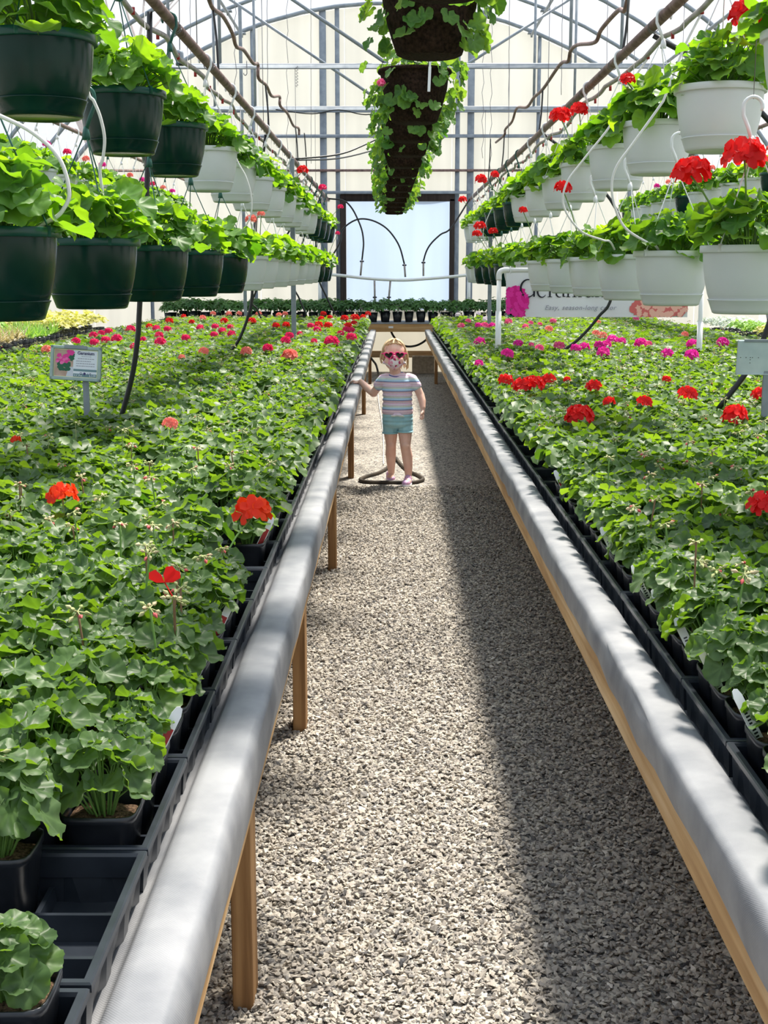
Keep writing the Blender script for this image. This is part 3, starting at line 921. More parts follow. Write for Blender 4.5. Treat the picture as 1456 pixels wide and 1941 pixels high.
fl(FL_R, 860, 560, 2.443, [(20,90,wh,1),(75,65,wh,.9),(150,110,wh,1.1),(35,140,pk,1),(68,118,pk,.9),(115,138,mg,1),(145,138,pk,1.1),(178,138,mg,1),(255,122,pk,1.2),(332,143,pk,.9),(357,127,pk,.8),(400,132,pk,.7),(460,118,pk,1),(442,155,co,1.1),(120,213,mg,1.2),(250,270,mg,1.2),(300,222,mg,1),(360,228,pk,.6),(398,243,pk,.9),(488,232,pk,1.1),(565,243,mg,1),(605,238,mg,1.1),(675,230,mg,1.1),(735,205,mg,1.3),(710,225,mg,1),(780,210,mg,.9),(695,262,mg,1.2),(660,175,co,1),(690,185,co,1.1),(868,220,mg,1.3),(905,222,pk,.7),(845,107,pk,1),(672,123,co,.7),(1072,180,co,.9),(1105,222,mg,1.2),(990,267,mg,1.1),(1100,275,mg,1.3),(1245,217,mg,1.3),(118,313,mg,.7),(240,390,re,1),(315,415,re,1.2),(370,410,re,1.4),(440,388,re,1),(525,388,re,.5),(650,418,re,1),(720,490,re,.7),(885,492,re,.9),(985,387,re,.6),(1085,455,re,1.2),(585,555,re,1.4),(1300,550,re,1.3),(1420,455,re,1),(1440,965,re,1)])
COLNAME = {'red': 'scarlet', 'rose': 'crimson pink', 'magenta': 'magenta', 'coral': 'coral pink', 'orange': 'orange red', 'white': 'pale lilac white', 'pink': 'rose pink'}

EMPTY_PX = [(0, 1655, 262, 1850), (278, 1470, 350, 1610), (430, 1065, 530, 1210), (250, 915, 312, 965), (1310, 1395, 1456, 1480), (330, 1020, 440, 1060), (470, 770, 520, 815)]
cells = []
for s, e, y0, where in SIDES:
    for k in range(NROW):
        for a in range(3):
            for j in range(5):
                for b in range(5):
                    x = e + s * (TC * (j + .5) + (b - 2) * .0985)
                    y = y0 + TP * (k + .5) + (a - 1) * .0965
                    px, py = proj((x, y, .66))
                    if any(x0 <= px <= x1 and q0 <= py <= q1 for x0, q0, x1, q1 in EMPTY_PX):
                        continue
                    if y > 2.2 and rng.random() < .03:
                        continue
                    if s < 0 and y < 1.20 and x > -.85 and not (abs(y - 1.127) < .03 and b == 0 and j == 0):
                        continue      # empty tray pockets at the near end
                    if s < 0 and 1.20 < y < 1.40 and x > -.80:
                        continue
                    if s > 0 and y < 1.45 and x < .8:
                        continue
                    if s < 0 and j == 4 and b > 2:
                        continue      # bare strip at the back of the bench
                    cells.append([s, x, y, px, py, -1])
cells = np.array(cells)
CH = .735 + .085   # typical flower-head height
flower_of = {}
for lst, s in ((FL_L, -1), (FL_R, 1)):
    for px, py, c, sz in lst:
        hz = .845
        p = onz(px, py, hz)
        if p[1] > YB1 - .25:
            p = p * 1.0; p[1] = YB1 - .3
        d = np.hypot(cells[:, 1] - p[0], cells[:, 2] - p[1]) + (cells[:, 0] != s) * 99
        i = int(np.argmin(d))
        flower_of.setdefault(i, []).append((p, c, sz))

STUFF = {-1: ([], [], [], 0), 1: ([], [], [], 0)}
def stuff_add(s, V, F, C):
    vs, fs, cs, n = STUFF[s]
    vs.append(V); fs.append(F + n); cs.append(C)
    STUFF[s] = (vs, fs, cs, n + len(V))

cand = []
for i, (s, x, y, px, py, _) in enumerate(cells):
    if -90 < px < 1600 and py < 2100 and y > .9:
        cand.append((y, i))
cand.sort()
NEAR = set(i for _, i in cand[:262])
plain_n = 0
def add_bloom(t, base, p, c, sz, v, buds=False):
    """flower head on its own stalk; p in world coordinates"""
    q = np.array(p) - np.array(base)
    h = max(.05, q[2] - SOIL_Z)
    lean = math.hypot(q[0], q[1])
    az = math.atan2(q[1], q[0])
    st = MB().tube(spline([(0, 0, SOIL_Z), (q[0] * .3, q[1] * .3, SOIL_Z + h * .6), (q[0], q[1], q[2] - .01)], 3), .0021, 5).mesh('flower_stem', M['stem'], attr=False)
    so = link('flower_stem', st, t)
    link('flower_head', flower_mesh(c, v, 13 if sz > 1.2 else 10), t, Matrix.Translation(q) @ Matrix.Rotation(v * 1.3, 4, 'Z') @ Matrix.Scale(sz, 4))
def make_plant(i, s, x, y, detail):
    v = int(rng.integers(NV))
    rz = rng.uniform(0, 2 * PI)
    sc = rng.uniform(.86, 1.08) if y < 2.0 else rng.uniform(.92, 1.2)
    if abs(x - (LEDGE if s < 0 else REDGE)) < .1:
        sc *= .86
    if y < 1.2 and s < 0:
        sc *= .8
    where = 'the child-side bench' if s < 0 else 'the banner-side bench'
    fls = flower_of.get(i)
    jx, jy = rng.normal(0, .0003, 2)
    base = (x + jx, y + jy, BZ + .0028)
    if fls:
        c = fls[0][1]
        two = len(fls) > 1
        lab = f'potted geranium with {"several" if two else "one"} {COLNAME[c]} flower head{"s" if two else ""} on {where}'
        grp = f'{COLNAME[c]} geraniums on {where}'
    else:
        lab = 'leafy green geranium without open flowers in a black pot on ' + where
        grp = 'unopened potted geraniums on ' + where
    t = thing('potted_geranium', lab, 'potted plant', base, 0, grp)
    link('pot', POT, t, Matrix.Rotation(rng.normal(0, .006), 4, 'Z') @ Matrix.Diagonal((.955, .955, 1, 1)))
    link('soil', SOIL, t, Matrix.Diagonal((.95, .95, 1, 1)))
    F4 = Matrix.Translation((0, 0, SOIL_Z)) @ Matrix.Rotation(rz, 4, 'Z') @ Matrix.Rotation(rng.normal(0, .06), 4, 'X') @ Matrix.Scale(sc, 4)
    if detail:
        for m4, li, tt in B_LAY[v]:
            link('leaf', leaf_object_mesh('leaf', li), t, F4 @ m4)
    else:
        link('foliage', B_FOL[v], t, F4)
    link('stalks', B_STALK[v], t, F4)
    if fls:
        for p, c, sz in fls:
            add_bloom(t, base, p, c, sz, int(rng.integers(5)))
    elif rng.random() < (.30 if y > 1.9 else .12):
        tag(t, 'leafy green geranium with a closed bud cluster in a black pot on ' + where, None, 'budding potted geraniums on ' + where)
        h = rng.uniform(.12, .185); a = rng.uniform(0, 6.28); rr = rng.uniform(0, .03)
        q = Matrix.Translation((rr * math.cos(a), rr * math.sin(a), SOIL_Z))
        k = int(rng.integers(3))
        link('flower_stem', (BSTEMS if rng.random() < .4 else STEMS)[k], t, q @ Matrix.Diagonal((.16, .16, h, 1)))
        link('bud_cluster', BUDS[int(rng.integers(5))], t, q @ Matrix.Translation(((0, .08, -.07)[k] * .16, 0, h)) @ Matrix.Rotation(a, 4, 'Z') @ Matrix.Scale(rng.uniform(.8, 1.1), 4))
    return t
BUDRAW = []
for i in range(4):
    V, F, C = bud_geo(np.random.default_rng(80 + i), 6, .022, .1).arrays()
    q = [f for f in F]
    tri = np.concatenate([np.concatenate([f[:, [0, 1, 2]], f[:, [0, 2, 3]]]) if f.shape[1] == 4 else f for f in q])
    BUDRAW.append((V, tri, C))
BSTUFF = {-1: MB(), 1: MB()}
for i, (s, x, y, px, py, _) in enumerate(cells):
    if i in NEAR or i in flower_of:
        make_plant(i, s, x, y, detail=(y < 2.75 and i in NEAR))
        if y < 9 or i not in flower_of:
            continue
    lo = y < 9.5
    V, F, C = (B_LO if lo else B_XLO)[int(rng.integers(NV))]
    a = rng.uniform(0, 2 * PI); ca, sa = math.cos(a), math.sin(a)
    sc = rng.uniform(.95, 1.22)
    R = np.array([[ca, -sa, 0], [sa, ca, 0], [0, 0, 1]]) * sc
    C2 = C.copy(); C2[:, 0] = np.clip(C2[:, 0] + rng.normal(0, .12), 0, 1)
    stuff_add(int(s), V @ R.T + np.array([x, y, BZ + SOIL_Z + .003]), F, C2)
    if rng.random() < .22 and y > 1.5:
        Vb, Fb, Cb = BUDRAW[int(rng.integers(4))]
        h = rng.uniform(.13, .18)
        o = np.array([x + rng.normal(0, .02), y + rng.normal(0, .02), BZ + SOIL_Z + h])
        BSTUFF[int(s)].add(Vb + o, Fb, Cb)
        if y < 9:
            BSTUFF[int(s)].tube([o - (0, 0, h), o], .0016, 3, np.array([.1, .5, .5]), cap=False)
for s, where in ((-1, 'the child-side bench'), (1, 'the banner-side bench')):
    vs, fs, cs, n = STUFF[s]
    mb = MB().add(np.concatenate(vs), np.concatenate(fs), np.concatenate(cs))
    o = mb.build('geranium_foliage', M['leaf'], None, attr=True)
    tag(o, 'carpet of further green geranium plants filling ' + where, 'plants', kind='stuff')
    b = BSTUFF[s].build('dry_bud_clusters', M['bud'], o, attr=True)
    tag(b, 'small tan bud clusters standing above the leaves', kind='stuff')

# special near plants: the half-open scarlet bloom and the bud heads beside it
def bloom_flag(px, py):
    p = onz(px, py, .87)
    d = np.hypot(cells[:, 1] - p[0], cells[:, 2] - p[1])
    i = int(np.argmin(d))
    x, y = cells[i, 1], cells[i, 2]
    t = thing('geranium_bloom', 'half-open scarlet bloom of three petals above pink buds by the empty tray', 'flower', (x, y, BZ + SOIL_Z + .004))
    b = np.array([x, y, BZ + SOIL_Z + .004])
    head = onz(330, 1135, .845) - b
    MB().tube(spline([(0, 0, 0), head * .5 + (0.004, 0, 0), head], 4), .0024, 6).build('flower_stem', M['brownstem'], t)
    mb = bud_geo(np.random.default_rng(4), 12, .026, .45)
    mb.build('bud_cluster', M['bud'], t, Matrix.Translation(head), attr=True)
    pm = MB()
    tip = p - b
    for k, (ax, lift) in enumerate(((-.35, .1), (.55, .55), (.15, .25))):
        e = np.array([math.cos(ax * 2 + PI * (k == 0)), .1 * k, .4 + lift]); e /= np.linalg.norm(e)
        w = np.cross(e, [0, 1, 0]); w /= np.linalg.norm(w)
        c = tip - np.array([0, 0, .008]); s_ = .022
        pts = [c, c + s_ * (.5 * e + .35 * w), c + s_ * (1.1 * e + .4 * w), c + s_ * (1.35 * e), c + s_ * (1.1 * e - .4 * w + np.array([0, .15, 0])), c + s_ * (.5 * e - .35 * w)]
        pm.add(pts, [(0, 1, 2), (0, 2, 3), (0, 3, 4), (0, 4, 5)], np.array([.9, .5, .5]))
    pm.tube([head, tip - (0, 0, .008)], .0012, 4, np.array([.2, .5, .5]))
    pm.build('petals', M['red'], t, attr=True)
bloom_flag(312, 1095)

# plant tags stuck in the soil
def plant_tag(px, py, lean, red, h=.118, z=.69):
    p = onz(px, py, z)
    d = np.hypot(cells[:, 1] - p[0], cells[:, 2] - p[1]); i = int(np.argmin(d))
    sd = cells[i, 0]
    lean = -sd * .46 if abs(cells[i, 1] - (LEDGE if sd < 0 else REDGE)) < .1 else lean     # rests outward over the pot rim
    bx, by = cells[i, 1] - sd * .013, cells[i, 2] + rng.uniform(-.02, .02)
    t = thing('plant_tag', ('white plastic plant tag with a red print' if red else 'plain white plastic plant tag with small black lettering') + ' stuck in a geranium pot', 'tag', (bx, by, BZ + .05), 0, 'red printed plant tags' if red else 'white plant tags')
    mb = MB()
    w = .0075
    out = [(-w * .5, 0), (w * .5, 0), (w, .03), (w, h - .012), (w * .6, h - .002), (0, h), (-w * .6, h - .002), (-w, h - .012), (-w, .03)]
    n = len(out)
    v = [(x, -.0005, z_) for x, z_ in out] + [(x, .0005, z_) for x, z_ in out]
    mb.add(v, [list(range(n)), list(range(2 * n - 1, n - 1, -1))])
    mb.F.append(np.array([(i, n + i, n + (i + 1) % n, (i + 1) % n) for i in range(n)])); mb.M.append(0)
    R4 = Matrix.Rotation(lean, 4, 'Y') @ Matrix.Rotation(-.25, 4, 'X') @ Matrix.Rotation(rng.uniform(-.5, .5), 4, 'Z')
    mb.build('tag_blade', M['whitepl'], t, R4, smooth=False)
    pr = MB()
    if red:
        pr.box((-w * .8, -.0009, .034), (w * .8, -.0006, h * .72))
        pr.build('tag_print', M['conn'], t, R4, smooth=False)
    else:
        for k in range(9):
            zz = .036 + k * .0052
            pr.box((-w * .45, -.0009, zz), (w * (.2 + .3 * rng.random()), -.0006, zz + .0026))
        pr.build('tag_print', M['blackpl'], t, R4, smooth=False)
for a in ((336, 1410, -.12, True), (1281, 1232, -.18, False), (1341, 1302, -.18, False), (1400, 1385, -.06, False), (388, 1300, .05, True), (1236, 1170, -.2, True), (1222, 1135, -.2, False), (437, 1210, .05, True), (298, 905, .1, True), (386, 835, .1, True), (1058, 940, -.05, True), (174, 935, .05, False), (145, 862, .05, False), (1160, 1060, -.15, False), (500, 1045, .05, True)):
    plant_tag(*a[:4])
# ------------------------------------------------------------------ hanging baskets on the two pipes
PIPE_Z = 2.315
PXL, PXR = -.865, 1.035
def basket_pot():
    sau = MB().lathe([(0, .004), (.085, .004), (.094, .0), (.100, .003), (.1035, .012), (.1125, .038), (.1150, .0405), (.1148, .0425), (.108, .0425)], 40)
    bod = MB().lathe([(.1085, .040), (.1115, .044), (.1165, .058), (.124, .09), (.1295, .125), (.1325, .158), (.1335, .180), (.1325, .19), (.128, .12), (.10, .03), (0, .03)], 40)
    rim = MB().lathe([(.1335, .176), (.1420, .1765), (.1430, .178), (.1430, .1955), (.1415, .1975), (.1345, .197), (.1325, .185)], 40)
    return bod, rim, sau
_p = basket_pot()
POT_G = [_p[0].mesh('pot', M['greenpot'], attr=False), _p[1].mesh('rim', M['greenrimlit'], attr=False), _p[2].mesh('saucer', M['greenpot'], attr=False)]
POT_W = [_p[0].mesh('pot', M['whitepot'], attr=False), _p[1].mesh('rim', M['whitepot'], attr=False), _p[2].mesh('saucer', M['whitepot'], attr=False)]
BSOIL = MB().lathe([(.131, .168), (.08, .175), (.001, .178)], 20).mesh('soil', M['soil'], attr=False)
RIMH = .197
def hanger_mesh(h, key):
    """three strands from rim clips to a flat shank with an open hook; origin at rim level"""
    mb = MB()
    hk = h - .115
    for k in range(3):
        a = k * 2 * PI / 3 + .5
        p = np.array([.139 * math.cos(a), .139 * math.sin(a), 0])
        mb.box(p + (-.006, -.006, -.02), p + (.006, .006, .004), bev=.001)
        mb.tube([p, p * .52 + (0, 0, hk * .5), (.008 * math.cos(a), .008 * math.sin(a), hk)], .0021, 5, cap=False)
    return mb.mesh('hanger_strands', M[key], attr=False)
HOOK_C, HOOK_R = .1115, .0272      # centre of the bend above the strand holes, its radius (clears the pipe)
def hook_mesh(key):
    mb = MB()
    # shank widening to the three strand holes, then the bend over the pipe; origin at the strand holes
    mb.tube([(0, 0, -.006), (0, 0, .012), (0, 0, .03)], [.013, .011, .006], 6)
    pts = [(0, 0, .02), (HOOK_R * .45, 0, .055), (HOOK_R, 0, .088)] + [(HOOK_R * math.cos(t), 0, HOOK_C + HOOK_R * math.sin(t)) for t in np.linspace(0, PI + .45, 12)]
    mb.tube(pts, [.006] * 3 + [.0058] * 11 + [.004], 6)
    return mb.mesh('hook', M[key], attr=False)
HANG = {('g'): (hanger_mesh(.395, 'greenpl'), hook_mesh('greenpl')), ('w'): (hanger_mesh(.395, 'whitepl'), hook_mesh('whitepl'))}
_br = np.random.default_rng(91)
K_LAY = [layout_basket(_br, int(_br.integers(48, 58))) for _ in range(7)]
for _l in K_LAY:      # inner fill so the crown reads full
    _l += layout_basket(_br, 18, R=.10, H=.10, s0=.03, s1=.045)
K_STALK = [stalks(l, .0023, z0=-.03).mesh('stalks', M['stem'], attr=False) for l in K_LAY]
K_FOL = [foliage_mesh('foliage', l, LEAF_MID, 'leafb') for l in K_LAY]
K_LOW = [foliage_mesh('foliage', l, LEAF_LO, 'leafb') for l in K_LAY]
DROP = MB().tube([(0, 0, 0), (0, 0, 1)], .0012, 4).mesh('drop_wire', M['wire'], attr=False)
def pipe_of(x):
    X = min((PXL, PXR, -2.62, 2.95), key=lambda q: abs(q - x))
    return X, (PIPE_Z - .018 if X in (PXL, PXR) else PIPE_Z + .185 - .013)
def basket(x, y, rim_z, col, level, label, group, lod, blooms=(), tilt=0.0):
    t = thing('hanging_basket', label, 'hanging basket', (x, y, rim_z), rng.uniform(0, 6.28), group)
    inv = t.matrix_basis.inverted()
    for nm_, me_ in zip(('pot', 'rim', 'saucer'), POT_G if col == 'g' else POT_W):
        link(nm_, me_, t, Matrix.Translation((0, 0, -RIMH)))
    link('soil', BSOIL, t, Matrix.Translation((0, 0, -RIMH)))
    hs, hk = HANG[col]
    link('hanger_strands', hs, t)
    px_, pz_ = pipe_of(x)
    rz_ = t.matrix_basis.to_euler().z
    link('hook', hk, t, Matrix.Rotation(-rz_, 4, 'Z') @ Matrix.Translation((px_ - x, 0, .28)) @ Matrix.Rotation(PI if x > 0 else 0, 4, 'Z'))
    if level == 0:      # wire from the pipe down to the hook
        w0 = .28 + HOOK_C + HOOK_R - .007
        link('drop_wire', DROP, t, Matrix.Rotation(-rz_, 4, 'Z') @ Matrix.Translation((px_ - x, 0, w0)) @ Matrix.Diagonal((1, 1, pz_ - rim_z - w0, 1)))
    v = int(rng.integers(7))
    F4 = Matrix.Translation((0, 0, -.012)) @ Matrix.Rotation(rng.uniform(0, 6.28), 4, 'Z') @ Matrix.Scale(rng.uniform(.94, 1.08), 4)
    if lod == 0:
        for m4, li, tt in K_LAY[v]:
            link('leaf', leaf_object_mesh('leafb', li), t, F4 @ m4)
    else:
        link('foliage', (K_FOL if lod == 1 else K_LOW)[v], t, F4)
    if lod < 2:
        link('stalks', K_STALK[v], t, F4)
    for (bx, by, bz, c, sz) in blooms:
        q = inv @ Vector((bx, by, bz))
        qa = np.array(q)
        link('flower_stem', MB().tube(spline([(qa[0] * .3, qa[1] * .3, -.02), (qa[0] * .7, qa[1] * .7, qa[2] * .6), qa - (0, 0, .012)], 3), .003, 5).mesh('flower_stem', M['stem'], attr=False), t)
        link('flower_head', flower_mesh(c, int(rng.integers(5)), 14), t, Matrix.Translation(q) @ Matrix.Scale(sz, 4))
    return t
SP = .978
def near_bloom(lst, X, y, z):
    out = []
    for e in lst:
        px, py, c, sz, yy, lev = e
        if abs(yy - y) < .26 and lev == z:
            p = ony(px, py, y - .06)
            out.append((p[0], p[1], p[2], c, sz))
    return out
# (photo pixel, colour, size, basket distance, level)
UP, LO = 1, 0
BL_R = [(1418, 25, 'red', 1.5, 4.35, UP), (1455, 45, 'red', 1.1, 4.35, UP), (1062, 218, 'red', 1.5, 7.4, UP), (1098, 207, 'red', 1.3, 7.4, UP), (1190, 150, 'red', .8, 5.4, UP), (912, 340, 'red', 1.5, 11.3, UP), (938, 331, 'red', 1.1, 11.3, UP), (877, 378, 'red', 1.3, 15.2, UP), (1310, 325, 'red', 1.5, 3.98, LO), (1412, 293, 'red', 1.7, 3.98, LO), (1067, 355, 'red', 1.2, 6.9, LO), (992, 398, 'red', .8, 8.8, LO), (910, 428, 'red', 1.4, 11.8, LO), (904, 443, 'red', 1.2, 12.8, LO), (935, 438, 'red', 1.1, 11.8, LO)]
BL_L = [(573, 322, 'red', 1.2, 10.2, UP), (612, 355, 'rose', 1.1, 13.1, UP), (645, 392, 'rose', 1.0, 16.0, UP), (495, 405, 'coral', .7, 8.7, LO), (475, 415, 'coral', 1.0, 8.7, LO), (640, 442, 'rose', .8, 15.6, LO)]
rows = [
    ('the child-side bench', PXL, UP, 1.921, 3.40, 15, 'gggwwwwwwwwgggg', BL_L),
    ('the child-side bench', PXL, LO, 1.445, 2.88, 15, 'gggggwwwwwwwggg', BL_L),
    ('the banner-side bench', PXR, UP, 1.921, 3.33, 15, 'wwwwwwwwggggwww', BL_R),
    ('the banner-side bench', PXR, LO, 1.428, 2.98, 15, 'wwwwwwwwwggggww', BL_R)]
for where, X, lev, z, y0, n, cols, BL in rows:
    n_row = sum(1 for k in range(n) if y0 + SP * k <= 17.1)
    for k in range(n):
        y = y0 + SP * k
        if y > 17.1: break
        y += rng.normal(0, .012)
        c = cols[k]
        nth = ('last', 'second', 'third', 'fourth', 'fifth', 'sixth', 'seventh', 'eighth', 'ninth', 'tenth', 'eleventh', 'twelfth', 'thirteenth', 'fourteenth', 'fifteenth')[n_row - 1 - k]
        lab = f"{'dark green' if c == 'g' else 'white'} geranium basket, {nth} from the doorway, {'upper' if lev else 'lower'} tier over {where}".replace('last from', 'nearest to')
        grp = f"{'green' if c == 'g' else 'white'} {'upper' if lev else 'lower'} baskets over {where}"
        basket(X + rng.normal(0, .006), y, z, c, lev, lab, grp, 0 if k < 4 else (1 if k < 9 else 2), near_bloom(BL, X, y, lev))
# second lines of baskets further out over the benches
for X, where, y0 in ((-2.62, 'far side of the child-side bench', 6.3), (2.95, 'far side of the banner-side bench', 7.3)):
    for k in range(17):
        for lev, z, dy in ((UP, 2.102, 0), (LO, 1.63, .3)):
            c = 'w' if k % 5 else 'g'
            y = y0 + .62 * k + dy
            if y > 17.1: continue
            bl = []
            if rng.random() < .6:
                bl = [(X + .1 * np.sign(-X), y - .1, z + .17, ('magenta', 'rose', 'coral')[k % 3], .9)]
            basket(X, y, z, c, lev, f"{'dark green' if c == 'g' else 'white'} hanging basket in the {'upper' if lev else 'lower'} tier over the {where}", f"{'green' if c == 'g' else 'white'} {'upper' if lev else 'lower'} baskets, {where}", 2, bl)

# pipes, the strapped hose, posts
for X, where in ((PXL, 'over the child-side bench'), (PXR, 'over the banner-side bench'), (-2.62, 'over the far side of the child-side bench'), (2.95, 'over the far side of the banner-side bench')):
    y0, y1 = -1.0, 18.2
    main = X in (PXL, PXR)
    t = thing('basket_pipe', 'rusty brown steel basket pipe ' + where, 'pipe', (X, y0, PIPE_Z if X in (PXL, PXR) else PIPE_Z + .185))
    MB().tube([(0, 0, 0), (0, y1 - y0, 0)], .021 if main else .016, 12).build('pipe_run', M['rust'], t)
    if main:
        r2 = np.random.default_rng(5)
        for yy in np.arange(.6, y1 - y0, SP):    # wire lashings
            MB().tube([(.023 * math.cos(a), yy + .004 * a, .023 * math.sin(a) - .004) for a in np.linspace(0, 12.5, 26)], .0016, 4).build('wire_lashing', M['wire'], t)
    for yy in (3.05, 6.1, 9.15, 12.2, 15.25):
        MB().tube([(0, yy - y0, .012), (0, yy - y0, ZC - PIPE_Z - (0 if main else .185))], .0022, 4).build('suspension_wire', M['wire'], t)
    if main:
        h = thing('drip_hose', 'grey drip irrigation hose strapped beside the basket pipe ' + where, 'hose', (X, y0, PIPE_Z))
        s = 1 if X < 0 else -1
        yy = np.arange(0, y1 - y0, .12)
        w = smooth_noise(len(yy), 2.5, r2) * .012; w2 = smooth_noise(len(yy), 3.0, r2) * .016
        MB().tube(np.stack([-.0 * yy + s * -.035 + w, yy, -.055 + w2], 1), .0105, 8).build('hose_run', M['greyhose'], h)
        for y in np.arange(1.4, y1 - y0 - 1, SP / 2):
            MB().tube([(s * -.035, y, -.06), (s * -.035, y, -.085)], .007, 6).build('drip_connector', M['conn'], h)
for X, Y, top, nm in ((-.848, 11.45, PIPE_Z - .018, 'near the far bench end'), (-1.85, 16.775, arch_z(-1.85) - .02, 'in front of the cross bench'), (1.018, 14.40, PIPE_Z - .018, 'below the banner side baskets')):
    if X > 0: X, top = 1.047, 2.20
    t = thing('steel_post', 'slim galvanised steel post standing in the bench ' + nm, 'post', (X, Y, .60))
    MB().box((-.02, -.02, .0), (.02, .02, top - .60), bev=.003).build('post_tube', M['steel'], t, smooth=False)
    fw = .035 if X < 0 else .0235
    MB().box((-fw, -.035, .0), (fw, .035, .008)).build('post_foot', M['steel'], t, smooth=False)
    if X > 0: MB().box((-.021, -.018, top - .63), (-.008, .018, PIPE_Z - .619), bev=.002).build('pipe_bracket', M['steel'], t, smooth=False)

def px_plane(pl, Y):
    return [ony(x, y, Y) for x, y in pl]
# drip tubes that loop down into the lower baskets
def drip(name, label, pts, r, key, group=None):
    P = spline(pts, 8)
    o = P[-1]
    t = MB().tube(P - o, r, 7).build(name, M[key], None, Matrix.Translation(o))
    return tag(t, label, 'tube', group)
for Y, s_, pl, end in ((4.82, 1, [(1262, 180), (1250, 202), (1203, 268), (1166, 322), (1161, 372), (1182, 428), (1224, 458), (1240, 463)], (.990, 4.88, 1.400)), (5.79, 1, [(1160, 228), (1150, 248), (1102, 308), (1073, 350), (1069, 392), (1100, 437), (1142, 455), (1158, 460)], (.990, 5.86, 1.400)), (12.64, 1, [(948, 372), (930, 400), (916, 440), (925, 468), (945, 480)], (1.0, 12.68, 1.400)),
                 (2.86, -1, [(-60, 190), (-10, 215), (60, 250), (112, 300), (131, 365), (119, 398), (104, 413), (88, 421)], (-.790, 2.86, 1.415)), (3.83, -1, [(165, 165), (178, 192), (190, 222), (198, 262), (195, 300), (190, 335)], (-.800, 3.84, 1.415)), (6.81, -1, [(448, 300), (466, 335), (476, 370), (476, 405), (462, 440)], (-.785, 6.80, 1.415))):
    where = 'the banner-side bench' if s_ > 0 else 'the child-side bench'
    X_ = PXR + .036 if s_ > 0 else PXL - .036
    P_ = px_plane(pl, Y)
    drip('drip_tube', 'white drip tube looping down into a lower basket over ' + where, [(X_, Y, PIPE_Z - .08), ((X_ + P_[0][0]) / 2, Y, (PIPE_Z - .08 + P_[0][2]) / 2 + .02)] + P_ + [end], .0046 if Y < 6.5 else .004, 'whitetube', 'drip tubes over ' + where)
def hose(name, label, pts, r, key='blackhose', cat='hose', group=None, n=6):
    P = spline(pts, n)
    i = int(np.argmin(P[:, 2])); o = P[i].copy()
    t = MB().tube(P - o, r, 8).build(name, M[key], None, Matrix.Translation(o))
    return tag(t, label, cat, group)
hose('feed_hose', 'thick black feed hose curving down into the leaves behind the small price sign', [(PXL - .03, 5.10, PIPE_Z - .02), (PXL - .05, 5.10, 1.8)] + px_plane([(265, 575), (261, 640), (250, 715), (226, 805)], 5.10), .0105)
p = px_plane([(478, 558), (470, 600), (455, 640), (436, 670)], 9.50)
hose('feed_hose', 'black feed hose dropping from the white baskets into the child-side bench', [(PXL - .02, 9.5, PIPE_Z - .02), (p[0][0] + .04, 9.5, 1.75)] + p, .0105)
for k, (a, b, Y, r) in enumerate((((481, 562), (497, 608), 15.85, .011), ((557, 533), (581, 598), 16.80, .011), ((603, 522), (636, 598), 16.86, .011))):
    A, B = ony(*a, Y), ony(*b, Y)
    hose('feed_hose', 'thin black feed hose slanting down near the far end of the child-side bench', [(PXL - .02, Y, PIPE_Z - .02), A * .45 + np.array([PXL, Y, PIPE_Z]) * .55 + (-.06, 0, -.02), A, (A + B) / 2 + (-.012, 0, 0), B, B + (.03, 0, -.10)], r, group='thin far feed hoses')
p = px_plane([(1160, 560), (1135, 600), (1100, 640), (1064, 668)], 9.30)
hose('feed_hose', 'black feed hose curving across the front of the banner', [(PXR + .02, 9.5, PIPE_Z - .02), (PXR + .25, 9.42, 2.1), (p[0][0] + .05, 9.32, 1.7)] + p, .0105)
hose('feed_hose', 'black feed hose slanting behind the galvanised sign back', [(PXR + .02, 5.6, PIPE_Z - .02), (PXR + .34, 5.57, 2.1), (1.66, 5.53, 1.75)] + px_plane([(1475, 520), (1462, 600), (1425, 690), (1362, 775)], 5.5), .0115)

RIMC_PIPE = 2.205 + .462
# wavy brown supply hose above each pipe with droppers
def supply(label, pl, X):
    P = [onx(x, y, X) for x, y in pl]
    return hose('supply_hose', label, P, .011, 'rust', n=5), P
_, PL = supply('wavy brown supply hose above the pipe over the child-side bench', [(392, -14), (403, 15), (422, 30), (440, 62), (448, 88), (462, 95), (480, 120), (489, 122), (490, 148), (505, 162), (515, 182), (530, 183), (531, 200), (545, 215), (556, 238), (566, 243), (567, 256)], PXL - .02)
_, PR = supply('wavy brown supply hose above the pipe over the banner-side bench', [(1192, -12), (1184, 20), (1172, 20), (1140, 56), (1128, 80), (1095, 85), (1082, 96), (1077, 116), (1062, 122), (1030, 168), (1012, 185), (999, 203), (980, 205), (971, 230), (958, 245), (956, 256), (940, 270)], PXR + .02)
for (pts, X, a, b) in ((PL, PXL, (404, 18), (432, 175)), (PL, PXL, (503, 160), (496, 228)), (PL, PXL, (560, 240), (553, 292)), (PL, PXL, (577, 252), (560, 300)), (PR, PXR, (1192, 0), (1188, 118)), (PR, PXR, (1029, 170), (1026, 250)), (PR, PXR, (956, 258), (956, 285)), (PR, PXR, (930, 263), (926, 312))):
    A = onx(*a, X - .02 * np.sign(-X)); B = np.array([X, A[1], PIPE_Z + .012])
    hose('dropper_tube', 'thin black dropper tube from the supply hose ' + ('over the child-side bench' if X < 0 else 'over the banner-side bench'), [A, (A + B) / 2 + (.004, 0, 0), B], .006, group='droppers ' + ('left' if X < 0 else 'right'))
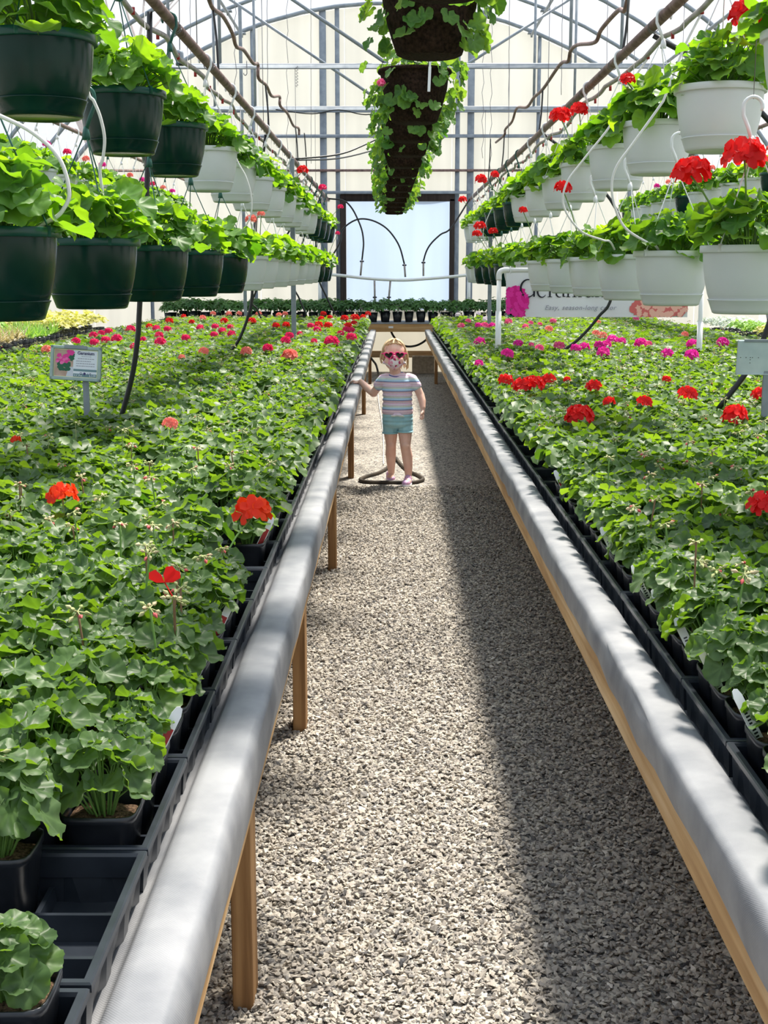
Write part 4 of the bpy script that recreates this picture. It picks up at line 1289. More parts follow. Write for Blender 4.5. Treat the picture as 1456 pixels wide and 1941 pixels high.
# cables under the end-wall girts, and loose wires hanging from the trusses
hose('cable', 'black cable slung from the basket pipe to the coir basket row', [(PXL, 11.95, PIPE_Z + .018), ony(640, 293, 12.25), ony(690, 275, 12.5), (.035, 12.75, RIMC_PIPE)], .008)
hose('cable', 'lower black cable slung towards the coir basket row', [(PXL, 12.08, PIPE_Z + .018), ony(650, 299, 13.0), (.024, 14.2, RIMC_PIPE)], .007)
hose('cable', 'black cable clipped along the second truss chord', [(-1.3, 15.226, ZC - .016), (-.9, 15.222, ZC - .06), (-.6, 15.226, ZC - .018), (-.3, 15.222, ZC - .07), (0, 15.226, ZC - .016)], .006)
for k, (px, y0, y1, Y) in enumerate(((362, 0, 125, 12.1), (447, -10, 175, 12.25), (508, -10, 250, 12.25), (545, -10, 330, 15.2), (590, 0, 310, 15.2), (563, 125, 165, 12.15), (964, 0, 260, 12.2), (930, 120, 330, 15.2), (1064, 20, 180, 12.2), (915, 60, 300, 15.2), (1150, -10, 140, 12.2))):
    Y = 12.179 if Y < 14 else 15.229
    A, B = ony(px, y0, Y), ony(px, y1, Y)
    A[2] = ZC if y0 > 100 and Y < 14 else arch_z(A[0]) - .01     # tied to the chord or the bow
    z = np.linspace(A[2], B[2], 22)
    kk = .012 if k % 2 else .002
    P = np.stack([np.linspace(A[0], B[0], 22) + kk * np.sin(np.arange(22) * 2.1), np.full(22, Y), z], 1)
    o = P[-1].copy()
    tag(MB().tube(P - o, .0028, 4).build('hanging_wire', M['wire'], None, Matrix.Translation(o)), ('kinked' if k % 2 else 'straight') + ' thin wire hanging loose from a roof truss', 'wire', ('kinked' if k % 2 else 'straight') + ' hanging wires')
A = ony(483, 127, 12.15)
# grey sensor pot and the small hook on the nearer chord
c = ony(341, 108, 12.05)
t = thing('sensor_housing', 'small grey cylindrical sensor hanging from the nearer truss chord', 'sensor', tuple(c - (0, 0, .06)))
MB().lathe([(0, .0), (.034, .0), (.036, .006), (.034, .09), (.025, .115), (0, .118)], 16).build('housing', M['steel'], t)
MB().lathe([(.0, -.012), (.038, -.012), (.038, .006), (.0, .006)], 16).build('base_ring', M['blackpl'], t)
MB().tube([(0, 0, .11), (0, .13, arch_z(c[0]) - c[2] + .05)], .004, 5).build('lead', M['blackhose'], t)
c = ony(468, 135, 12.177)
t = MB().tube(spline([(0, 0, .09), (0, 0, .0), (.0, 0, -.02), (-.012, 0, -.035), (-.026, 0, -.028), (-.028, 0, -.015)], 4), .004, 6).build('s_hook', M['wire'], None, Matrix.Translation(c))
tag(t, 'bent wire hook hanging from the nearer truss chord', 'hook')

# ------------------------------------------------------------------ the row of coir baskets over the aisle
def coir_pot():
    mb = MB()
    mb.lathe([(0, .0), (.085, .0), (.098, .006), (.112, .04), (.126, .09), (.138, .14), (.145, .19), (.148, .205), (.158, .206), (.160, .214), (.157, .221), (.148, .221), (.142, .20), (.10, .05), (0, .04)], 36)
    r = np.random.default_rng(6)
    v = mb.V[0]
    v[:, :2] *= 1 + r.normal(0, .008, (len(v), 1)) * (v[:, 2:3] < .2)
    return mb.mesh('coir_pot', M['coir'], attr=False)
CPOT = coir_pot()
_cr = np.random.default_rng(15)
C_LAY = [layout_coir(_cr, 130) for _ in range(5)]
C_FOL = [foliage_mesh('foliage', l, LEAF_MID, 'leafi') for l in C_LAY]
def coir_hang():
    mb = MB()
    for k in range(3):
        a = k * 2 * PI / 3 + .9
        mb.tube([(.155 * math.cos(a), .155 * math.sin(a), -.006), (.0, 0, .40)], .0016, 4, cap=False)
    pts = [(0, 0, .39), (.016, 0, .43)] + [(.0205 * math.cos(t), 0, .4612 + .0205 * math.sin(t)) for t in np.linspace(0, PI, 8)]
    mb.tube(pts, .002, 4)
    return mb.mesh('wire_hanger', M['blackhose'], attr=False)
CH_M = coir_hang()
ycs = [2.75, 3.25, 4.12] + [5.9 + .82 * k for k in range(12)]
RIMC = 2.205
for k, y in enumerate(ycs):
    x = .11 - .0085 * (y - 4.1)
    near = k < 5
    t = thing('coir_basket', 'dark coir basket of trailing ivy geranium hung above the aisle', 'hanging basket', (x, y, RIMC), rng.uniform(-.04, .04), 'coir baskets above the aisle')
    link('coir_pot', CPOT, t, Matrix.Translation((0, 0, -.221)))
    link('wire_hanger', CH_M, t)
    if near:
        for m4, li, tt in C_LAY[k % 5]:
            link('leaf', leaf_object_mesh('leafi', li), t, m4)
    else:
        link('foliage', C_FOL[k % 5], t, Matrix.Rotation(PI * (k % 2), 4, 'Z'))
    if k == 3:
        q = t.matrix_basis.inverted() @ Vector(ony(723, 157, y - .12))
        link('flower_head', flower_mesh('pink', 2, 8, .02), t, Matrix.Translation(q) @ Matrix.Scale(.7, 4))
        tg = ony(814, 150, y - .161)
        o = MB().box((-.006, 0, -.05), (.006, .0015, .05)).box((-.0045, 0, .05), (.0045, .0012, .11)).build('basket_tag', M['whitepl'], None, Matrix.Translation(tuple(tg)) @ Matrix.Rotation(.04, 4, 'Y'), smooth=False)
        tag(o, 'long white plastic tag hanging at the rim of a coir basket', 'tag')
t = thing('basket_pipe', 'brown steel pipe carrying the coir baskets above the aisle', 'pipe', (.03, 1.5, RIMC + .462))
MB().tube([(.11 - .0085 * (1.5 - 4.1) - .03, 0, 0), (.11 - .0085 * (17.5 - 4.1) - .03, 16.0, 0)], .018, 10).build('pipe_run', M['rust'], t)
for yy in (3.05, 6.1, 9.15, 12.2, 15.25):
    MB().tube([(.08 - .0085 * (yy - 4.1), yy - 1.5, .01), (.08 - .0085 * (yy - 4.1), yy - 1.5, ZC - RIMC - .475)], .003, 4).build('suspension_wire', M['wire'], t)

# ------------------------------------------------------------------ irrigation manifold in front of the doorway
YM = 17.85
t = thing('pipe_manifold', 'white plastic pipe manifold with black looping feed tubes before the blue door sheet', 'pipe', (0, YM, .72))
O = np.array([0, YM, .72])
run = px_plane([(606, 519), (645, 522), (700, 528), (758, 531), (800, 529), (850, 525), (889, 521)], YM)
MB().tube(spline(run, 5) - O, .021, 10).build('pipe_run', M['pvc'], t)
for xx in (606, 889):
    A = ony(xx, 520, YM)
    MB().tube([A - O, np.array([A[0] - O[0], 0, -.004])], .024, 10).build('upright', M['pvc'], t)
def crp(l): return [(620 + x / 5.2, 380 + y / 5.2) for x, y in l]
arcs = [[(160, 0), (240, 70), (300, 180), (345, 300), (360, 420), (352, 520), (345, 585)],
        [(120, 430), (140, 310), (200, 240), (290, 190), (380, 183), (480, 210), (580, 270), (660, 360), (720, 470), (762, 625)],
        [(1225, 268), (1120, 335), (1030, 420), (980, 500), (950, 598)]]
starts = [[(PXL + .01, YM + .05, PIPE_Z)], [ony(608, 519, YM)], [(PXR - .01, YM + .05, PIPE_Z)]]
for a, st_ in zip(arcs, starts):
    MB().tube(spline([np.array(q) for q in st_] + px_plane(crp(a), YM), 5) - O, .011, 8).build('feed_tube', M['blackhose'], t)
for a, b in (((345, 585), (330, 740)), ((762, 625), (772, 755)), ((950, 598), (950, 745)), ((468, 790), (472, 1010)), ((625, 790), (605, 1010))):
    A, B = px_plane(crp([a, b]), YM)
    MB().tube([A - O, B - O], .013, 8).build('riser', M['greyhose'], t)
    V = A + (B - A) * (.1 if a[1] < 700 else .75)
    MB().box(V - O - (.028, .012, .010), V - O + (.028, .012, .010), bev=.003).build('valve', M['blackpl'], t)

# ------------------------------------------------------------------ plants on the far cross bench and the wall benches
def spiky(rng, n, L, w, h0, key, spread=.9, droop=.6):
    mb = MB()
    for i in range(n):
        az = i * 2.4 + rng.normal(0, .3); el = rng.uniform(.5, 1.4)
        d = np.array([math.cos(az) * spread, math.sin(az) * spread, 0]); l = L * rng.uniform(.6, 1.1)
        side = np.array([-math.sin(az), math.cos(az), 0]) * w
        pts = []
        for t in (0, .4, .75, 1.0):
            p = d * l * math.cos(el) * t + np.array([0, 0, h0 + l * math.sin(el) * t - droop * l * t * t * math.cos(el)])
            ww = 1 - t ** 2 * .95
            pts += [p - side * ww, p + side * ww]
        mb.add(pts, [(0, 1, 3, 2), (2, 3, 5, 4), (4, 5, 7, 6)], np.array([rng.random(), .1, 0]))
    return mb
def bushy(rng, n, R, H, s, geos=LEAF_XLO):
    mb = MB()
    for m4, i, t in layout_bench(rng, n, R, H, s * .8, s * 1.2):
        m4 = Matrix.Translation((0, 0, .085)) @ m4
        add_leaf(mb, geos[i], m4, t)
    return mb
def with_pot(mb, key, name, r=.052, h=.09):
    mb.lathe([(.0, .0), (r * .72, 0), (r, h), (r * .93, h), (r * .85, h - .012), (0, h - .012)], 8, m=1)
    return mb.mesh(name, [M[key], M['blackpl']])
_fr = np.random.default_rng(64)
def palmate(rng):
    mb = MB()
    for m4, i, t in layout_bench(rng, 34, .09, .12, .05, .065):
        A = np.array(Matrix.Translation((0, 0, .085)) @ m4)
        for a in np.linspace(-1.9, 1.9, 5):
            e = np.array([math.cos(a), math.sin(a), 0]); w = np.array([-math.sin(a), math.cos(a), 0]) * .2
            v = np.array([[0, 0, 0], e * .5 + w, e + [0, 0, -.2], e * .5 - w])
            mb.add(v @ A[:3, :3].T + A[:3, 3], [(0, 1, 2, 3)], np.array([t, .1, 0]))
    return mb
FARM = [with_pot(palmate(_fr), 'leafd', 'leafy_plant', .052, .10) for _ in range(4)]
for k in range(40):
    for r in range(2):
        x = -2.92 + .157 * k; y = 17.40 + .27 * r
        if x > 3.25: continue
        o = link('leafy_plant', FARM[int(rng.integers(4))], None, Matrix.Translation((x + rng.normal(0, .003), y, .715)) @ Matrix.Rotation(rng.uniform(0, 6), 4, 'Z') @ Matrix.Scale(rng.uniform(1.15, 1.4), 4))
        tag(o, 'dark green hand-leaved plant in a black pot on the cross bench', 'potted plant', 'plants on the cross bench')
for px, red in ((872, 0), (964, 1), (688, 0), (745, 0), (420, 0), (512, 0), (445, 0)):
    p = ony(px, 590, 17.32)
    p[0] = -2.92 + .157 * round((p[0] + 2.92) / .157) + .01; p[1] = 17.375
    o = MB().box((-.028, 0, -.05), (.028, .002, .05)).box((-.012, 0, -.13), (.012, .002, -.05)).build('plant_tag', M['whitepl'], None, Matrix.Translation((p[0], p[1], .93)), smooth=False)
    tag(o, 'white plastic tag standing in a plant on the cross bench', 'tag', 'tags on the cross bench')
def tray_far(x, y, z, label, group, l=.5, w=.28, h=.07):
    t = thing('seedling_tray', label, 'tray', (x, y, z), 0, group)
    mb = MB()
    nr = 14
    for s in (-1, 1):
        for i in range(nr):
            y0 = -l / 2 + l * i / nr
            mb.box((s * w / 2 - .006, y0 + .004, 0), (s * w / 2 + .006, y0 + l / nr - .004, h))
    mb.box((-w / 2, -l / 2, 0), (w / 2, l / 2, .012))
    for s in (-1, 1):
        mb.box((-w / 2, s * l / 2 - .005, 0), (w / 2, s * l / 2 + .005, h))
    mb.build('cell_pack', M['blackpl'], t, smooth=False)
    MB().box((-w / 2 - .01, -l / 2 - .005, h - .006), (-w / 2 + .006, l / 2 + .005, h)).box((w / 2 - .006, -l / 2 - .005, h - .006), (w / 2 + .01, l / 2 + .005, h)).build('tray_rim', M['trayblk'], t, smooth=False)
    return t
SPK = [with_pot(spiky(_fr, 26, .22, .006, .09, 'leaft'), 'leaft', 'spiky_plant') for _ in range(3)]
SPG = [with_pot(spiky(_fr, 30, .22, .006, .09, 'leafg', droop=.4), 'leafg', 'spiky_plant') for _ in range(3)]
GLD = [with_pot(bushy(_fr, 22, .085, .15, .034), 'leafy', 'golden_plant') for _ in range(3)]
LIM = [with_pot(bushy(_fr, 18, .08, .15, .045, LEAF_LO), 'leafg', 'lime_plant') for _ in range(3)]
SLV = [with_pot(bushy(_fr, 30, .07, .09, .02), 'leafs', 'silver_seedling', .04, .07) for _ in range(3)]
LMS = [with_pot(bushy(_fr, 30, .07, .09, .022), 'leafg', 'lime_seedling', .04, .07) for _ in range(3)]
GLS = [with_pot(bushy(_fr, 30, .07, .09, .022), 'leafy', 'gold_seedling', .04, .07) for _ in range(3)]
for k in range(16):
    y = 8.34 + .53 * k
    for x, w in ((-3.69, .325), (-4.04, .325), (-4.312, .155)):
        tray_far(x, y, .601, 'black tray of small pots on the grass bench by the wall', 'trays on the grass bench', w=w)
    for x, w in ((3.895, .31), (4.235, .31)):
        tray_far(x, y, .601, 'black cell tray on the pale seedling bench by the wall', 'trays on the seedling bench', w=w)
    for q in range(3):
        yy = y + (q - 1) * .158
        for r, x in enumerate((-3.608, -3.772, -3.958, -4.122, -4.312)):
            if yy < 13.0: mesh, nm, lab = SPK[int(rng.integers(3))], 'spiky_plant', 'straw coloured spiky-leaved plant in a pot on the wall bench'
            elif yy < 14.3 and r < 3: mesh, nm, lab = SPG[int(rng.integers(3))], 'spiky_plant', 'lime green spiky-leaved plant in a pot on the wall bench'
            elif yy < 14.0 or r > 3: mesh, nm, lab = LIM[int(rng.integers(3))], 'lime_plant', 'broad-leaved lime green plant in a pot on the wall bench'
            else: mesh, nm, lab = GLD[int(rng.integers(3))], 'golden_plant', 'golden yellow leafy plant in a pot on the wall bench'
            tag(link(nm, mesh, None, Matrix.Translation((x, yy, .613)) @ Matrix.Rotation(rng.uniform(0, 6), 4, 'Z') @ Matrix.Scale(rng.uniform(.85, 1.15), 4)), lab, 'potted plant', nm.replace('_', ' ') + ' group, ' + lab.split()[0])
        for r, x in enumerate((3.818, 3.972, 4.158, 4.312)):
            if yy < 13.9: mesh, nm, lab = GLS[int(rng.integers(3))], 'gold_seedling', 'pale gold seedling tuft in a black cell pack'
            elif yy < 14.9: mesh, nm, lab = LMS[int(rng.integers(3))], 'lime_seedling', 'light green seedling tuft in a black cell pack'
            else: mesh, nm, lab = SLV[int(rng.integers(3))], 'silver_seedling', 'silvery white seedling tuft in a black cell pack'
            tag(link(nm, mesh, None, Matrix.Translation((x, yy, .613)) @ Matrix.Rotation(rng.uniform(0, 6), 4, 'Z') @ Matrix.Scale(rng.uniform(.9, 1.15), 4)), lab, 'seedling', nm.replace('_', ' ') + 's on the wall bench')

# ------------------------------------------------------------------ signs
def text_mesh(txt, size, mat_, shear=0.0, align='LEFT', sx=1.0, bold=0.0):
    cu = bpy.data.curves.new('lettering', 'FONT')
    cu.body = txt; cu.size = size; cu.shear = shear; cu.align_x = align; cu.extrude = .0004; cu.offset = bold
    cu.space_character = sx
    ob = bpy.data.objects.new('lettering', cu); COL.objects.link(ob)
    dg = bpy.context.evaluated_depsgraph_get()
    me = bpy.data.meshes.new_from_object(ob.evaluated_get(dg))
    bpy.data.objects.remove(ob)
    me.materials.clear(); me.materials.append(mat_)
    return me
INK = mat('ink', (.015, .015, .025), .6)
INKB = mat('ink_violet', (.06, .05, .16), .6)
INKG = mat('ink_grey', (.34, .34, .42), .6)
PAPER = mat('sign_paper', (.78, .82, .92), .5)
SLATE = mat('slate_band', (.16, .27, .32), .5)
SAGE = noise_tint(mat('sage_frame', (.33, .43, .42), .4, .4, .2), (.29, .39, .38), (.38, .48, .47), 20)
YEL = mat('pale_yellow', (.80, .80, .40), .5)
FACE = Matrix.Rotation(PI / 2, 4, 'X')        # text facing -Y
sp = onz(139, 812, .80)
t = thing('price_sign', 'small geranium price sign in a sage green frame on a grey post', 'sign', (sp[0], 4.93, .60))
so = np.array([sp[0], 4.93, .60])
c = ony(144, 689, 4.93) - so
MB().box((-.011, -.006, 0), (.011, .006, c[2] - .05), bev=.001).build('sign_post', M['steel'], t, Matrix.Rotation(.0, 4, 'Y'), smooth=False)
TILT = Matrix.Translation(c) @ Matrix.Rotation(.065, 4, 'Y') @ Matrix.Rotation(-.10, 4, 'X') @ Matrix.Rotation(-.15, 4, 'Z')
W2, H2 = .099, .064
fr = MB()
fr.box((-W2, -.001, -H2), (W2, .004, H2))
for x0, x1, z0, z1 in ((-W2, W2, H2 - .012, H2), (-W2, W2, -H2, -H2 + .012), (-W2, -W2 + .013, -H2, H2), (W2 - .013, W2, -H2, H2)):
    fr.box((x0, -.008, z0), (x1, .006, z1), bev=.002)
fo = fr.build('sign_frame', SAGE, t, TILT, smooth=False)
MB().box((-.045, -.0105, H2 - .010), (.045, -.0078, H2 + .003), bev=.001).build('frame_clip', M['steel'], t, TILT, smooth=False)
pa = MB().box((-W2 + .0125, -.0022, -H2 + .0115), (W2 - .0125, -.0012, H2 - .0115)).build('sign_card', PAPER, t, TILT, smooth=False)
IX, IZ = W2 - .014, H2 - .013
def strip(name, x0, x1, z0, z1, m, d=.0002):
    return MB().box((x0, -.0024 - d, z0), (x1, -.0021, z1)).build(name, m, pa, smooth=False)
for b in ((-IX, IX, IZ - .0018, IZ), (-IX, IX, -IZ, -IZ + .0018), (-IX, -IX + .0018, -IZ, IZ), (IX - .0018, IX, -IZ, IZ)):
    strip('card_border', *b, YEL, .0006)
xm = -.008
strip('band', xm, IX - .002, -.028, -.020, SLATE)
strip('band', xm, IX - .002, -IZ + .002, -IZ + .014, SLATE)
# picture panel: terracotta, grey path, leaves and pink blooms
PIC = mat('print_ground', (.50, .34, .27), .6)
noise_tint(PIC, (.45, .30, .24), (.58, .42, .36), 30)
strip('picture', -IX + .002, xm - .002, -IZ + .002, IZ - .002, PIC)
PATHM = mat('print_path', (.62, .66, .78), .6)
mbp = MB().add([(-.036, -.0027, -IZ + .002), (xm - .002, -.0027, -IZ + .002), (xm - .002, -.0027, -.013), (-.026, -.0027, -.015)], [(0, 1, 2, 3)])
mbp.build('picture_path', PATHM, pa, smooth=False)
def blob(name, pts, m, r, d, squash=.8):
    mb = MB()
    rg = np.random.default_rng(len(pts))
    for x, z in pts:
        a = np.arange(9) / 9 * 2 * PI
        rr = r * (1 + rg.normal(0, .14, 9))
        v = [(x, -.0026 - d, z)] + [(x + rr[i] * math.cos(a[i]), -.0026 - d, z + squash * rr[i] * math.sin(a[i])) for i in range(9)]
        mb.add(v, [(0, 1 + i, 1 + (i + 1) % 9) for i in range(9)])
        d += .00001
    return mb.build(name, m, pa, smooth=False)
PGR = mat('print_green', (.03, .14, .08), .6)
PPK = mat('print_pink', (.80, .06, .34), .6)
PPK2 = mat('print_pink_light', (.90, .18, .48), .6)
rg = np.random.default_rng(9)
blob('picture_leaves', [(-.066 + rg.uniform(0, .040), -.012 + rg.uniform(-.013, .010)) for _ in range(22)] + [(-.02 + rg.uniform(-.006, .008), .025 + rg.uniform(-.012, .01)) for _ in range(9)], PGR, .0085, .0001)
blob('picture_blooms', [(-.07 + rg.uniform(0, .045), .012 + rg.uniform(-.008, .02)) for _ in range(24)] + [(-.024 + rg.uniform(-.008, .012), .036 + rg.uniform(-.006, .008)) for _ in range(12)], PPK, .0075, .0003)
blob('picture_blooms', [(-.052, .002), (-.056, .0), (-.072, .004), (-.045, .012), (-.036, .016), (-.06, .018)], PPK2, .0065, .0007)
def put_text(txt, size, m, x, z, align='LEFT', shear=0, d=.003, parent=pa, sx=1.0, bold=0.0):
    return link('lettering', text_mesh(txt, size, m, shear, align, sx, bold), parent, Matrix.Translation((x, -d, z)) @ FACE)
put_text('Geranium', .0165, INKB, .0385, .034, 'CENTER', bold=.0003)
for k, (wd, zz) in enumerate(((.034, .0265), (.062, .0175), (.058, .0085), (.068, -.0005), (.070, -.0095))):
    mb = MB(); x = .0385 - wd / 2 if k < 2 else .002
    rg = np.random.default_rng(k)
    while x < (.0385 + wd / 2 if k < 2 else .002 + wd):
        l = rg.uniform(.004, .010)
        mb.box((x, -.0027, zz), (x + l, -.0024, zz + (.0026 if k else .0018))); x += l + .0018
    mb.build('print_line', INKG, pa, smooth=False)
put_text('4.5" Pot', .0100, PAPER, xm + .003, -IZ + .0045)
put_text('$ 5.99', .0100, PAPER, IX - .005, -IZ + .0045, 'RIGHT')
ic = MB()
for k, xx in enumerate((.022, .036, .049, .058)):
    if k == 0: ic.tube([(xx + .0042 * math.cos(a), -.0027, -.0365 + .0042 * math.sin(a)) for a in np.linspace(0, 6.28, 17)], .0006, 4)
    if k == 1: ic.add([(xx, -.0027, -.0365)] + [(xx + .005 * math.cos(a), -.0027, -.0365 + .005 * math.sin(a)) for a in np.arange(14) / 14 * 6.283], [(0, 1 + i, 1 + (i + 1) % 14) for i in range(14)])
    if k == 2: ic.tube([(xx, -.0027, -.033), (xx - .001, -.0027, -.039), (xx + .002, -.0027, -.0405)], .0006, 4)
    if k == 3: ic.tube([(xx - .003, -.0027, -.033), (xx + .003, -.0027, -.033), (xx - .003, -.0027, -.040), (xx + .003, -.0027, -.040)], .0009, 4)
ic.build('print_icons', INKB, pa, smooth=False)

# the back of the matching sign on the other bench
t = thing('sign_back', 'blank galvanised back of a sign frame on a steel post', 'sign', (1.395, 4.93, .60))
so = np.array([1.395, 4.93, .60])
c = ony(1448, 678, 4.93) - so
GALV = noise_tint(mat('galvanised_sheet', (.50, .60, .66), .42, .4, .25), (.44, .54, .60), (.58, .67, .72), 14, 5)
T2 = Matrix.Translation(c) @ Matrix.Rotation(.01, 4, 'Y') @ Matrix.Rotation(.08, 4, 'X')
mb = MB().box((-W2, 0, -H2), (W2, .012, H2), bev=.003)
plate = mb.build('back_plate', GALV, t, T2, smooth=False)
MB().box((-W2 + .022, -.003, H2 - .007), (W2 - .02, .001, H2 + .004), bev=.001).build('frame_clip', M['steel'], t, T2, smooth=False)
MB().box((-W2, -.003, -H2), (-W2 + .004, .001, H2 - .012)).box((-W2, -.003, -H2), (W2, .001, -H2 + .004)).build('folded_edge', GALV, t, T2, smooth=False)
hm = MB()
for x, z in ((-.086, .0), (-.066, .0), (-.05, .0), (-.050, -.008), (-.050, -.02), (-.042, 0), (-.02, 0)):
    hm.add([(x, -.0006, z)] + [(x + .0018 * math.cos(a), -.0006, z + .0018 * math.sin(a)) for a in np.arange(8) / 8 * 6.283], [(0, 1 + i, 1 + (i + 1) % 8) for i in range(8)])
hm.build('rivet_holes', M['blackpl'], plate, smooth=False)
MB().box((-.012, .0, 0), (.012, .012, c[2] - H2 + .02), bev=.001).build('sign_post', M['steel'], t, Matrix.Translation((.0, .004, 0)), smooth=False)

# banner on its plastic pipe frame
YBN = 9.5
t = thing('banner_stand', 'white plastic pipe stand holding the geranium banner', 'stand', (.75, YBN, .60))
O = np.array([.75, YBN, .60])
pa_, pb_ = ony(945, 600, YBN)[0], ony(1328, 600, YBN)[0]
ztop = ony(945, 512, YBN)[2]
MB().tube([(pa_ - O[0], 0, .003), (pa_ - O[0], 0, ztop - O[2] - .03)], .0165, 12).build('upright', M['pvc'], t)
MB().tube([(pa_ - O[0], 0, .003), (pa_ - O[0], 0, ony(945, 590, YBN)[2] - O[2])], .021, 12).build('sleeve', M['pvc'], t)
MB().tube([(pb_ - O[0], 0, 0), (pb_ - O[0], 0, ztop - O[2] - .03)], .0165, 12).build('upright', M['pvc'], t)
MB().tube([(pb_ - O[0], 0, 0), (pb_ - O[0], 0, ony(945, 610, YBN)[2] - O[2])], .021, 12).build('sleeve', M['pvc'], t)
zr = ztop - O[2]
MB().tube(spline([(pa_ - O[0], 0, zr - .07), (pa_ - O[0], 0, zr - .03), (pa_ - O[0] + .012, 0, zr - .008), (pa_ - O[0] + .04, 0, zr), (pa_ - O[0] + .07, 0, zr)], 4), .020, 12).build('elbow', M['pvc'], t)
MB().tube(spline([(pb_ - O[0], 0, zr - .07), (pb_ - O[0], 0, zr - .03), (pb_ - O[0] - .012, 0, zr - .008), (pb_ - O[0] - .04, 0, zr), (pb_ - O[0] - .07, 0, zr)], 4), .020, 12).build('elbow', M['pvc'], t)
MB().tube([(pa_ - O[0] + .03, 0, zr), (pb_ - O[0] - .03, 0, zr)], .0165, 12).build('crossbar', M['pvc'], t)
bx0, bx1 = ony(958, 600, YBN)[0], ony(1302, 600, YBN)[0]
bz0 = ony(1100, 601, YBN)[2]; bz1 = ztop - .02
BAN = mat('banner_vinyl', (.80, .81, .88), .45, .35)
noise_tint(BAN, (.78, .76, .84), (.82, .84, .90), 3, 2)
O = np.array([bx0, YBN - .02, bz0])
bt = thing('banner', 'pale printed vinyl banner reading Geraniums with magenta and salmon blooms', 'banner', tuple(O))
bw, bh = bx1 - bx0, bz1 - bz0
nx = 30
v = []
for yy in (0, .002):
    for zz in (0, bh):
        v += [(bw * i / nx, yy + .004 * math.sin(i * .5), zz) for i in range(nx + 1)]
k = nx + 1
f = [(i, i + 1, k + i + 1, k + i) for i in range(nx)] + [(2 * k + i + 1, 2 * k + i, 3 * k + i, 3 * k + i + 1) for i in range(nx)]
vin = MB().add(v, f).build('banner_sheet', BAN, bt)
for xx in (.03, bw * .33, bw * .66, bw - .03):
    MB().tube([(xx, .02 + .0295 * math.cos(a), bh + .018 + .0295 * math.sin(a)) for a in np.linspace(0, 6.28, 17)], .002, 4).build('tie', M['whitepl'], bt)
# serif lettering drawn as tapered strokes
def glyphs():
    G = {}
    def stroke(mb, pts, w):
        P = np.asarray(pts, float); w = np.asarray(w, float) if hasattr(w, '__len__') else np.full(len(P), w)
        T = np.gradient(P, axis=0); T /= np.linalg.norm(T, axis=1)[:, None] + 1e-9
        N = np.stack([-T[:, 1], T[:, 0]], 1)
        A, B = P + N * w[:, None] / 2, P - N * w[:, None] / 2
        mb.append((np.concatenate([A, B]), [(i, i + 1, len(P) + i + 1, len(P) + i) for i in range(len(P) - 1)]))
    arc = lambda cx, cy, rx, ry, a0, a1, n=16: [(cx + rx * math.cos(math.radians(a)), cy + ry * math.sin(math.radians(a))) for a in np.linspace(a0, a1, n)]
    wv = lambda n, a, b: a + (b - a) * np.sin(np.linspace(0, PI, n))
    def serif(mb, x, y, l=.16, w=.035): stroke(mb, [(x - l / 2, y), (x + l / 2, y)], w)
    m = []; stroke(m, arc(.46, .5, .42, .5, 50, 330, 26), wv(26, .03, .12)); stroke(m, [(.82, .02), (.82, .40)], .10); serif(m, .82, .41, .28); stroke(m, [(.74, .80), (.78, .97)], .05); G['G'] = (m, .98)
    m = []; stroke(m, arc(.30, .32, .26, .33, 20, 325, 22), wv(22, .03, .10)); stroke(m, [(.05, .40), (.54, .42)], .035); G['e'] = (m, .62)
    m = []; stroke(m, [(.14, 0), (.14, .64)], .09); serif(m, .14, .015, .26); serif(m, .09, .63, .14); stroke(m, arc(.32, .44, .18, .2, 170, 55, 10), np.linspace(.03, .10, 10)); G['r'] = (m, .46)
    m = []; stroke(m, arc(.24, .20, .19, .20, 60, 300, 16), wv(16, .03, .09)); stroke(m, [(.46, .02), (.46, .46)], .09); stroke(m, arc(.28, .44, .19, .21, 0, 150, 12), np.linspace(.09, .03, 12)); stroke(m, [(.33, .37), (.46, .42)], .03); stroke(m, [(.46, .04), (.58, .03)], .045); G['a'] = (m, .60)
    def n_(m, x):
        stroke(m, [(x, 0), (x, .64)], .09); serif(m, x, .015, .24); serif(m, x - .06, .63, .14)
        return m
    m = []; n_(m, .14); stroke(m, arc(.33, .42, .18, .22, 175, 20, 12), np.linspace(.03, .09, 12)); stroke(m, [(.50, .50), (.51, 0)], .09); serif(m, .51, .015, .24); G['n'] = (m, .68)
    m = []; n_(m, .14); stroke(m, arc(.15, .88, .045, .045, 0, 360, 12), .06); G['i'] = (m, .32)
    m = []; stroke(m, [(.14, .64), (.14, .22)], .09); serif(m, .10, .63, .18); stroke(m, arc(.32, .22, .18, .22, 180, 340, 12), np.linspace(.09, .03, 12)); stroke(m, [(.52, .64), (.52, .02)], .09); serif(m, .48, .63, .18); stroke(m, [(.52, .02), (.62, .02)], .04); G['u'] = (m, .68)
    m = []; n_(m, .14)
    for q in (0, .37): stroke(m, arc(.33 + q, .42, .18, .22, 175, 20, 12), np.linspace(.03, .09, 12)); stroke(m, [(.50 + q, .50), (.51 + q, 0)], .09); serif(m, .51 + q, .015, .22)
    G['m'] = (m, 1.05)
    m = []; stroke(m, [(.40, .52), (.30, .63), (.16, .62), (.10, .50), (.18, .38), (.34, .28), (.40, .16), (.30, .02), (.14, .02), (.05, .14)], [.03, .04, .06, .08, .09, .09, .08, .06, .04, .03]); G['s'] = (m, .50)
    return G
G = glyphs()
letters = MB()
x = (ony(985, 560, YBN)[0] - bx0); cap = .122; zb = ony(985, 563, YBN)[2] - bz0
